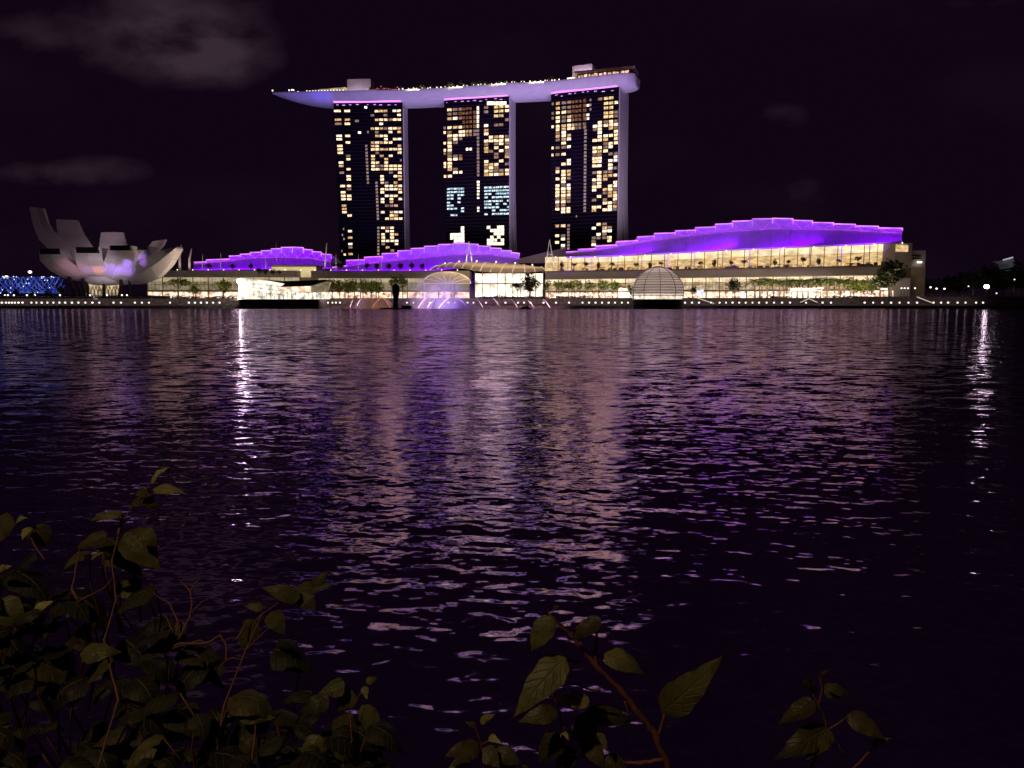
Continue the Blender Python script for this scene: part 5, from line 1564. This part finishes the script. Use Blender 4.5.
def mist(px, py0, py1, wpx, dens, label, seed):
    Y = 470.0; b = at(px, py0, Y); tp = at(px, py1, Y); w = wpx * Y / F
    m, nt, out = new_mat('mist_' + str(seed))
    v = nt.nodes.new('ShaderNodeVolumeScatter'); v.inputs['Color'].default_value = (.95, .95, 1, 1); v.inputs['Anisotropy'].default_value = 0.0
    tcn = nt.nodes.new('ShaderNodeTexCoord'); n = nt.nodes.new('ShaderNodeTexNoise'); n.inputs['Scale'].default_value = .16; n.inputs['Detail'].default_value = 3
    nt.links.new(tcn.outputs['Object'], n.inputs['Vector'])
    ln = nt.nodes.new('ShaderNodeVectorMath'); ln.operation = 'LENGTH'
    mp = nt.nodes.new('ShaderNodeMapping'); h = tp.z - b.z
    mp.inputs['Scale'].default_value = (2 / w, 2 / 12.0, 1 / h); nt.links.new(tcn.outputs['Object'], mp.inputs[0]); nt.links.new(mp.outputs[0], ln.inputs[0])
    fal = nt.nodes.new('ShaderNodeMapRange'); fal.inputs[1].default_value = .15; fal.inputs[2].default_value = .98; fal.inputs[3].default_value = 1; fal.inputs[4].default_value = 0
    nt.links.new(ln.outputs['Value'], fal.inputs[0])
    mu = nt.nodes.new('ShaderNodeMath'); mu.operation = 'MULTIPLY'; nt.links.new(fal.outputs[0], mu.inputs[0])
    mr = nt.nodes.new('ShaderNodeMapRange'); mr.inputs[1].default_value = .3; mr.inputs[2].default_value = .7; mr.inputs[3].default_value = .15 * dens; mr.inputs[4].default_value = 1.6 * dens
    nt.links.new(n.outputs[0], mr.inputs[0]); nt.links.new(mr.outputs[0], mu.inputs[1]); nt.links.new(mu.outputs[0], v.inputs['Density']); nt.links.new(v.outputs[0], out.inputs['Volume'])
    q = MB(); q.lathe((b.x, Y, 0), [(.05, .05), (w / 2, .06), (w / 2 * .92, h * .4), (w / 2 * .6, h * .8), (.05, h)], 24)
    q.v = [(x, Y + (y - Y) * 12.0 / w, z) for (x, y, z) in q.v]
    o = q.build('fountain_mist', m, base=(b.x, Y, 0), label=label, cat='mist', kind='stuff', smooth=True); return o


mist(440, 308, 268, 86, .24, 'violet lit mist rising over the fountain', 1)
mist(374, 308, 291, 44, .3, 'orange lit mist round the left fountain jets', 2)
spot('fountain_lamp', at(446, 309, 452) + Vector((0, 0, .6)), at(444, 300, 471), 110, 42000, (.32, .12, 1.0), .8, .8)
spot('fountain_lamp', at(436, 309, 448) + Vector((0, 0, .6)), at(438, 284, 472), 100, 80000, (.72, .48, .85), .9, .8)
spot('fountain_lamp', at(376, 309, 455) + Vector((0, 0, .6)), at(374, 300, 470), 110, 9000, (1, .42, .26), .8, .8)
for px in (490, 525, 550, 355, 422):
    spot('fountain_lamp', at(px, 309, 461) + Vector((0, 0, .4)), at(px - 3, 301, 468), 120, 6000, (1, .55, .75), .5, .5)

# ------------------------------------------------------------------ building floods: hull, end walls, podium edge, trees
def dirn(a, b): return (Vector(b) - Vector(a)).normalized()


for (x0, x1, Y, z, pw, c_) in ((-215, -120, 655, 56, 22000, (.24, .24, 1.0)), (-120, -15, 655, 60, 36000, (.60, .44, .82)), (-15, 70, 655, 60, 37000, (.52, .38, .98)), (60, 150, 640, 66, 29000, (.64, .44, .88))):
    area('hull_flood', ((x0 + x1) / 2, Y, z), (0, .66, .75), x1 - x0, 1.5, pw, c_, xaxis=(1, 0, 0), spread=95)
for (px, py, pw, an) in ((298, 99, 300000, 12), (318, 103, 1100000, 9)):
    tg = at(px, py, 782); spot('hull_flood', (tg.x * .95, 655, 60), tg, an, pw, (.09, .07, 1.0), 1.0, 1.0)
for (i, px, pw) in ((0, 405, 300000), (1, 513, 420000), (2, 622, 420000)):
    fc = facs[i]; tg = fc.P(fc.L, 120)
    spot('wall_flood', Vector((tg.x + 60, 655, 62)), tg, 60, pw * 0.6, (.66, .50, .78), 1.0, 1.0)
# warm ground floods in front of the trees and the podium edge
for (x0, x1, Y, pw) in ((172, 235, SHORE + 20, 40), (325, 410, SHORE + 20, 40), (548, 632, SHORE + 20, 55), (690, 760, SHORE + 20, 45), (760, 880, SHORE + 20, 60), (880, 925, SHORE + 20, 10)):
    a, b = at(x0, 300, Y), at(x1, 300, Y); c = (a + b) / 2; c.z = 7.0
    area('promenade_flood', c, (0, .62, .78), (b - a).length, .4, 9.0 * pw * (b - a).length, (1, .74, .56), xaxis=(1, 0, 0), spread=150)

for (x0, x1, pw) in ((-20, 236, 14), (322, 552, 10), (552, 630, 16), (686, 860, 16), (860, 985, 8)):
    a, b = at(x0, 300, SHORE + 2.4), at(x1, 300, SHORE + 2.4); c = (a + b) / 2; c.z = 1.95
    area('planter_wall_fill', c, (0, .95, .3), (b - a).length, .2, pw * .4 * (b - a).length, (1, .76, .68), xaxis=(1, 0, 0), spread=150)  # added strip without a fitting, brightens the planter wall

# ------------------------------------------------------------------ foreground: the bank's shrubs and the lamp behind the viewer
M['leaf_near'] = leafmat('shrub_leaf', (0.098, 0.082, 0.030), .18, .3, 26.0, .45)
M['leaf_shaded'] = leafmat('shaded_leaf', (0.022, 0.019, 0.010), .12, .5, 22.0, .55)  # shrub leaf darkened in its colour, stands for shade inside the bush
M['leaf_young'] = leafmat('young_leaf', (0.34, 0.30, 0.11), .25, .25, 30.0, .45)
for k_ in ('leaf_near', 'leaf_shaded', 'leaf_young'): veins(M[k_])
M['twig'] = solid('red_twig', (0.17, 0.055, 0.038), .6, .3, 40.0)
t = thing('street_lamp', (-3.0, -2.2, 1.4), 'warm street lamp on the bank behind the viewpoint', 'lamp')
m = MB(); m.tube([(-3.0, -2.2, 1.4), (-3.0, -2.2, 5.9), (-2.8, -1.9, 6.3), (-2.4, -1.4, 6.4)], [.08, .06, .05, .04], 8); m.build('post', M['metal'], t)
m = MB(); m.box((-2.2, -1.1, 6.42), (.3, .6, .12), rz=-.7); m.build('lamp_head', M['black'], t)
spot('street_lamp_light', (-2.2, -1.1, 6.33), (-.3, 2.2, 2.2), 85, 240, (1.0, .76, .44), .7, .08)


def leaf(mb, base, tip, width, nrm=None, fold=.25, curl=.12, heart=True, roll=0.0, n=12, mi=0):
    base = Vector(base); tip = Vector(tip); d = tip - base; L = d.length; d.normalize()
    if nrm is None:
        nrm = Vector((random.uniform(-.2, .2), -.55, .85))
    nr = Vector(nrm); nr = (nr - d * nr.dot(d)).normalized()
    sd = d.cross(nr).normalized()
    if roll:
        q = Matrix.Rotation(roll, 3, d); nr = q @ nr; sd = q @ sd
    rows = []; wob = random.uniform(0, 6)
    for i in range(n + 1):
        u = i / n
        w = (math.sin(math.pi * u ** .62) ** .85 if heart else math.sin(math.pi * u ** .85)) * (1 - .25 * u) if 0 < u < 1 else 0.0
        if u > .8: w *= 1 - (u - .8) * 1.6
        w = max(w, .012) * width / 2 * 1.08 * (1 + .05 * math.sin(u * 23 + wob))
        row = []
        for s in (-1, -.55, 0, .55, 1):
            p = base + d * (L * u) + sd * (s * w) + nr * (fold * abs(s) * w * (1 if fold > 0 else 1) * -1 + math.sin(u * math.pi) * curl * L + math.sin(u * 15 + s * 3 + wob) * .02 * L * abs(s))
            row.append(p)
        rows.append(row)
    if not hasattr(mb, 'uv'): mb.uv = []
    q = random.random(); mb.uv += [(i / n, s, q) for i in range(n + 1) for s in (-1, -.55, 0, .55, 1)]
    mb.grid(rows, mi)


def shrub(name, label, stems, leaves, D, fill=None, seed=1):
    """stems: [(points, radius_px)]; leaves: [(bx, by, tx, ty, wpx, young)]; D: distance of the sprig."""
    random.seed(seed)
    if isinstance(D, (int, float)):
        Df = lambda x, y: D
    else:
        Df = D
    x0, y0 = stems[0][0][0]
    b = at(x0, min(y0, 768), Df(x0, y0)); b.z = 1.25
    t = thing(name, b, label, 'shrub')
    sm = MB()
    for pts, rp in stems:
        P = [at(x, y, Df(x, y)) for x, y in pts]; r = rp * Df(*pts[0]) / F / 2
        Q = []; rad = []
        for k in range(len(P) - 1):
            for j in range(5):
                u = (k + j / 5) / (len(P) - 1); jit = r * .35
                Q.append(P[k].lerp(P[k + 1], j / 5) + Vector((random.uniform(-jit, jit), 0, random.uniform(-jit, jit)))); rad.append(lerp(r, r * .42, u) * (1.32 if j == 0 and k else random.uniform(.88, 1.06)))
        Q.append(P[-1]); rad.append(r * .4)
        sm.tube(Q, rad, 7)
    for (px, py) in {(s[0][0]) for s in stems if s[0][0][1] >= 764}:
        p = at(px, py, Df(px, py)); sm.tube([(b.x * .8 + p.x * .2, p.y - .1, 1.2), p + Vector((0, -.01, -.2)), p], [.012, .009, .007], 6)
    lf = MB()
    for (bx, by, tx, ty, wp, yg) in leaves:
        dd = Df(bx, by) + random.uniform(-.04, .04); dt = dd - random.uniform(-.02, .05)
        leaf(lf, at(bx, by, dd), at(tx, ty, dt), wp * dd / F, nrm=(random.uniform(-.25, .25), -.75 - random.uniform(0, .3), .75), mi=1 if yg else 0, fold=random.uniform(.1, .4), curl=random.uniform(.05, .2))
    if fill:
        fill(lf, sm)
    sm.build('stem', M['twig'], t, smooth=True)
    lf.build('foliage', [M['leaf_near'], M['leaf_young'], M['leaf_shaded']], t, smooth=True)
    return t


shrub('shrub', 'leafy shrub at bottom centre with a long red stem and broad drooping leaves',
      [([(672, 775), (655, 735), (640, 715), (622, 691), (598, 668), (580, 645), (562, 628), (549, 612)], 7.5),
       ([(597, 668), (595, 652), (597, 636), (598, 621)], 4.5), ([(658, 738), (664, 715), (672, 692)], 4.5), ([(664, 760), (640, 763), (615, 762), (585, 757), (560, 750)], 5),
       ([(600, 690), (592, 690), (575, 684), (560, 680)], 3), ([(580, 662), (570, 660), (558, 662)], 3.4), ([(570, 636), (575, 630), (582, 622)], 2.5), ([(598, 655), (610, 662), (622, 660)], 2.4),
       ([(625, 702), (628, 712), (632, 716)], 2.6), ([(562, 775), (563, 740), (560, 715), (556, 703)], 3.4), ([(566, 735), (574, 745), (582, 749)], 1.6), ([(560, 706), (548, 690), (546, 682)], 2)],
      [(552, 617, 531, 652, 24, 0), (601, 618, 572, 641, 17, 0), (604, 654, 645, 675, 24, 0), (661, 713, 724, 655, 34, 0), (566, 657, 513, 718, 34, 0), (558, 712, 518, 722, 20, 0), (585, 714, 634, 721, 22, 0),
       (583, 704, 552, 697, 14, 1), (588, 706, 570, 690, 15, 1), (598, 732, 607, 753, 9, 1), (563, 730, 569, 741, 6, 1), (560, 735, 538, 764, 26, 0), (585, 735, 604, 770, 24, 0), (572, 725, 590, 745, 18, 0), (552, 612, 560, 606, 8, 0),
       (575, 748, 556, 772, 20, 0), (606, 757, 630, 776, 20, 0), (549, 721, 540, 716, 5, 1), (575, 718, 600, 734, 20, 0), (566, 728, 560, 738, 5, 1)], 1.25, seed=4)
shrub('shrub', 'small low sprig of tiny leaves just left of the red-stemmed shrub',
      [([(492, 775), (483, 750), (478, 735), (474, 722)], 3), ([(482, 745), (492, 738), (496, 732)], 2), ([(505, 775), (512, 760)], 2)],
      [(480, 722, 496, 714, 9, 1), (476, 726, 465, 722, 6, 1), (489, 736, 502, 744, 9, 1), (478, 742, 452, 766, 20, 0), (483, 748, 500, 768, 20, 0), (470, 745, 444, 757, 15, 0), (495, 750, 522, 764, 20, 0), (500, 755, 514, 776, 16, 0), (470, 760, 444, 776, 18, 0), (520, 768, 530, 778, 14, 0)], 1.35, seed=8)
shrub('shrub', 'thin dim sprig with few leaves at bottom right',
      [([(806, 778), (818, 752), (827, 735), (826, 722), (819, 706), (813, 694)], 4), ([(819, 704), (822, 690), (820, 676)], 3), ([(828, 730), (840, 722), (853, 712)], 2.4), ([(846, 776), (862, 760), (882, 738)], 3), ([(838, 745), (846, 755)], 2)],
      [(818, 690, 799, 680, 13, 0), (820, 677, 830, 669, 6, 0), (815, 701, 778, 724, 19, 0), (825, 728, 774, 760, 26, 0), (828, 726, 806, 760, 24, 0), (848, 714, 886, 740, 22, 0), (822, 690, 850, 694, 16, 0), (872, 746, 892, 738, 10, 0)], 1.3, seed=12)


def left_fill(lf, sm):
    random.seed(23)
    edge = [(-30, 515), (30, 520), (60, 545), (95, 520), (140, 500), (165, 545), (175, 600), (235, 640), (270, 600), (300, 640), (330, 690), (380, 700), (400, 770)]
    n = 0
    while n < 235:
        x = random.uniform(-30, 385); y = random.uniform(515, 800)
        if y < interp(edge, x) + 22: continue
        if 225 < x < 300 and y < 690 and random.random() < .6: continue
        if 90 < x < 330 and 560 < y < 690 and random.random() < .55: continue
        w = random.uniform(17, 40); D = lerp(2.3, 1.75, (y - 515) / 260) + random.uniform(-.1, .25)
        b = at(x, y, D); ang = random.uniform(-1.1, 1.1) + (math.pi if random.random() < .5 else 0)
        L = w * 1.25 * D / F
        tip = b + Vector((math.cos(ang) * L, -abs(math.sin(ang)) * L * .4 - .01, -L * random.uniform(.35, .9)))
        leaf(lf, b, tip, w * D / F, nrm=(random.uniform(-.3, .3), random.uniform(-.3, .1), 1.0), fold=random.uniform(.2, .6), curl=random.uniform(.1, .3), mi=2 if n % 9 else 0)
        if n % 3 == 0:
            sm.tube([b, b + Vector((random.uniform(-.06, .06), .02, -.10)), b + Vector((random.uniform(-.1, .1), .03, -.3))], [.0022, .003, .004], 5)
        n += 1


shrub('shrub', 'broad dark leafy shrub filling the bottom left corner with bare red twigs',
      [([(96, 775), (118, 700), (104, 640), (116, 600), (112, 560), (120, 530), (128, 512), (140, 498), (150, 484)], 2.6), ([(78, 600), (72, 590), (76, 568), (80, 548)], 3), ([(118, 536), (121, 520), (120, 510)], 3.4),
       ([(160, 650), (180, 644), (208, 643), (220, 635), (226, 645), (226, 660), (217, 671)], 3.2), ([(226, 660), (232, 658), (243, 660)], 2), ([(178, 640), (190, 617), (192, 605), (190, 591), (180, 580)], 2.6), ([(190, 592), (194, 584), (201, 578)], 2),
       ([(192, 612), (202, 602), (212, 597)], 1.7), ([(176, 636), (178, 622), (170, 604), (153, 593)], 2.6), ([(172, 632), (168, 620), (163, 614)], 2), ([(236, 640), (245, 626), (250, 620)], 2.2), ([(60, 610), (85, 598), (104, 588), (112, 578)], 2),
       ([(150, 655), (200, 640), (210, 645)], 2), ([(250, 775), (255, 735), (256, 715), (254, 700)], 2.4), ([(45, 560), (35, 546), (30, 535)], 2), ([(214, 775), (224, 705), (246, 650), (262, 614), (280, 602), (300, 592), (328, 578)], 2.6), ([(262, 614), (258, 618), (252, 626)], 1.6), ([(246, 650), (262, 634), (276, 622)], 1.6), ([(340, 775), (352, 740), (350, 712), (362, 690)], 1.8)],
      [(151, 483, 170, 467, 9, 1), (153, 489, 187, 494, 12, 1), (148, 490, 135, 496, 14, 0), (150, 498, 128, 508, 14, 0), (146, 500, 160, 508, 13, 0), (121, 515, 90, 521, 10, 1), (108, 534, 76, 550, 15, 0), (104, 551, 90, 561, 6, 1),
       (125, 532, 160, 570, 34, 0), (140, 530, 158, 548, 18, 0), (12, 516, -6, 545, 24, 0), (16, 522, 28, 518, 8, 1), (30, 527, 22, 540, 9, 1), (34, 526, 48, 548, 24, 0), (-4, 572, 13, 566, 9, 1), (34, 609, 54, 601, 9, 1), (-2, 600, 26, 628, 30, 0),
       (80, 654, 122, 652, 22, 0), (300, 598, 262, 588, 18, 0), (264, 608, 243, 606, 10, 0), (296, 590, 335, 584, 16, 0), (300, 592, 316, 612, 20, 0), (312, 588, 330, 570, 12, 0), (270, 612, 285, 635, 20, 0), (255, 620, 240, 650, 22, 0),
       (188, 625, 165, 640, 14, 0), (366, 682, 378, 678, 8, 1), (364, 686, 367, 700, 8, 1), (352, 690, 338, 712, 24, 0), (345, 684, 318, 694, 20, 0), (362, 705, 384, 742, 20, 0), (340, 715, 355, 748, 26, 0), (330, 700, 300, 712, 20, 0),
       (320, 755, 297, 748, 14, 0), (208, 722, 232, 716, 14, 0), (238, 716, 276, 718, 16, 0), (342, 730, 362, 770, 26, 0), (320, 735, 306, 770, 26, 0), (256, 735, 240, 762, 26, 0), (270, 740, 262, 770, 24, 0)],
      lambda x, y: lerp(2.25, 1.75, (y - 470) / 300), left_fill, seed=16)

for o in list(bpy.data.objects):
    if '_base' in o: del o['_base']
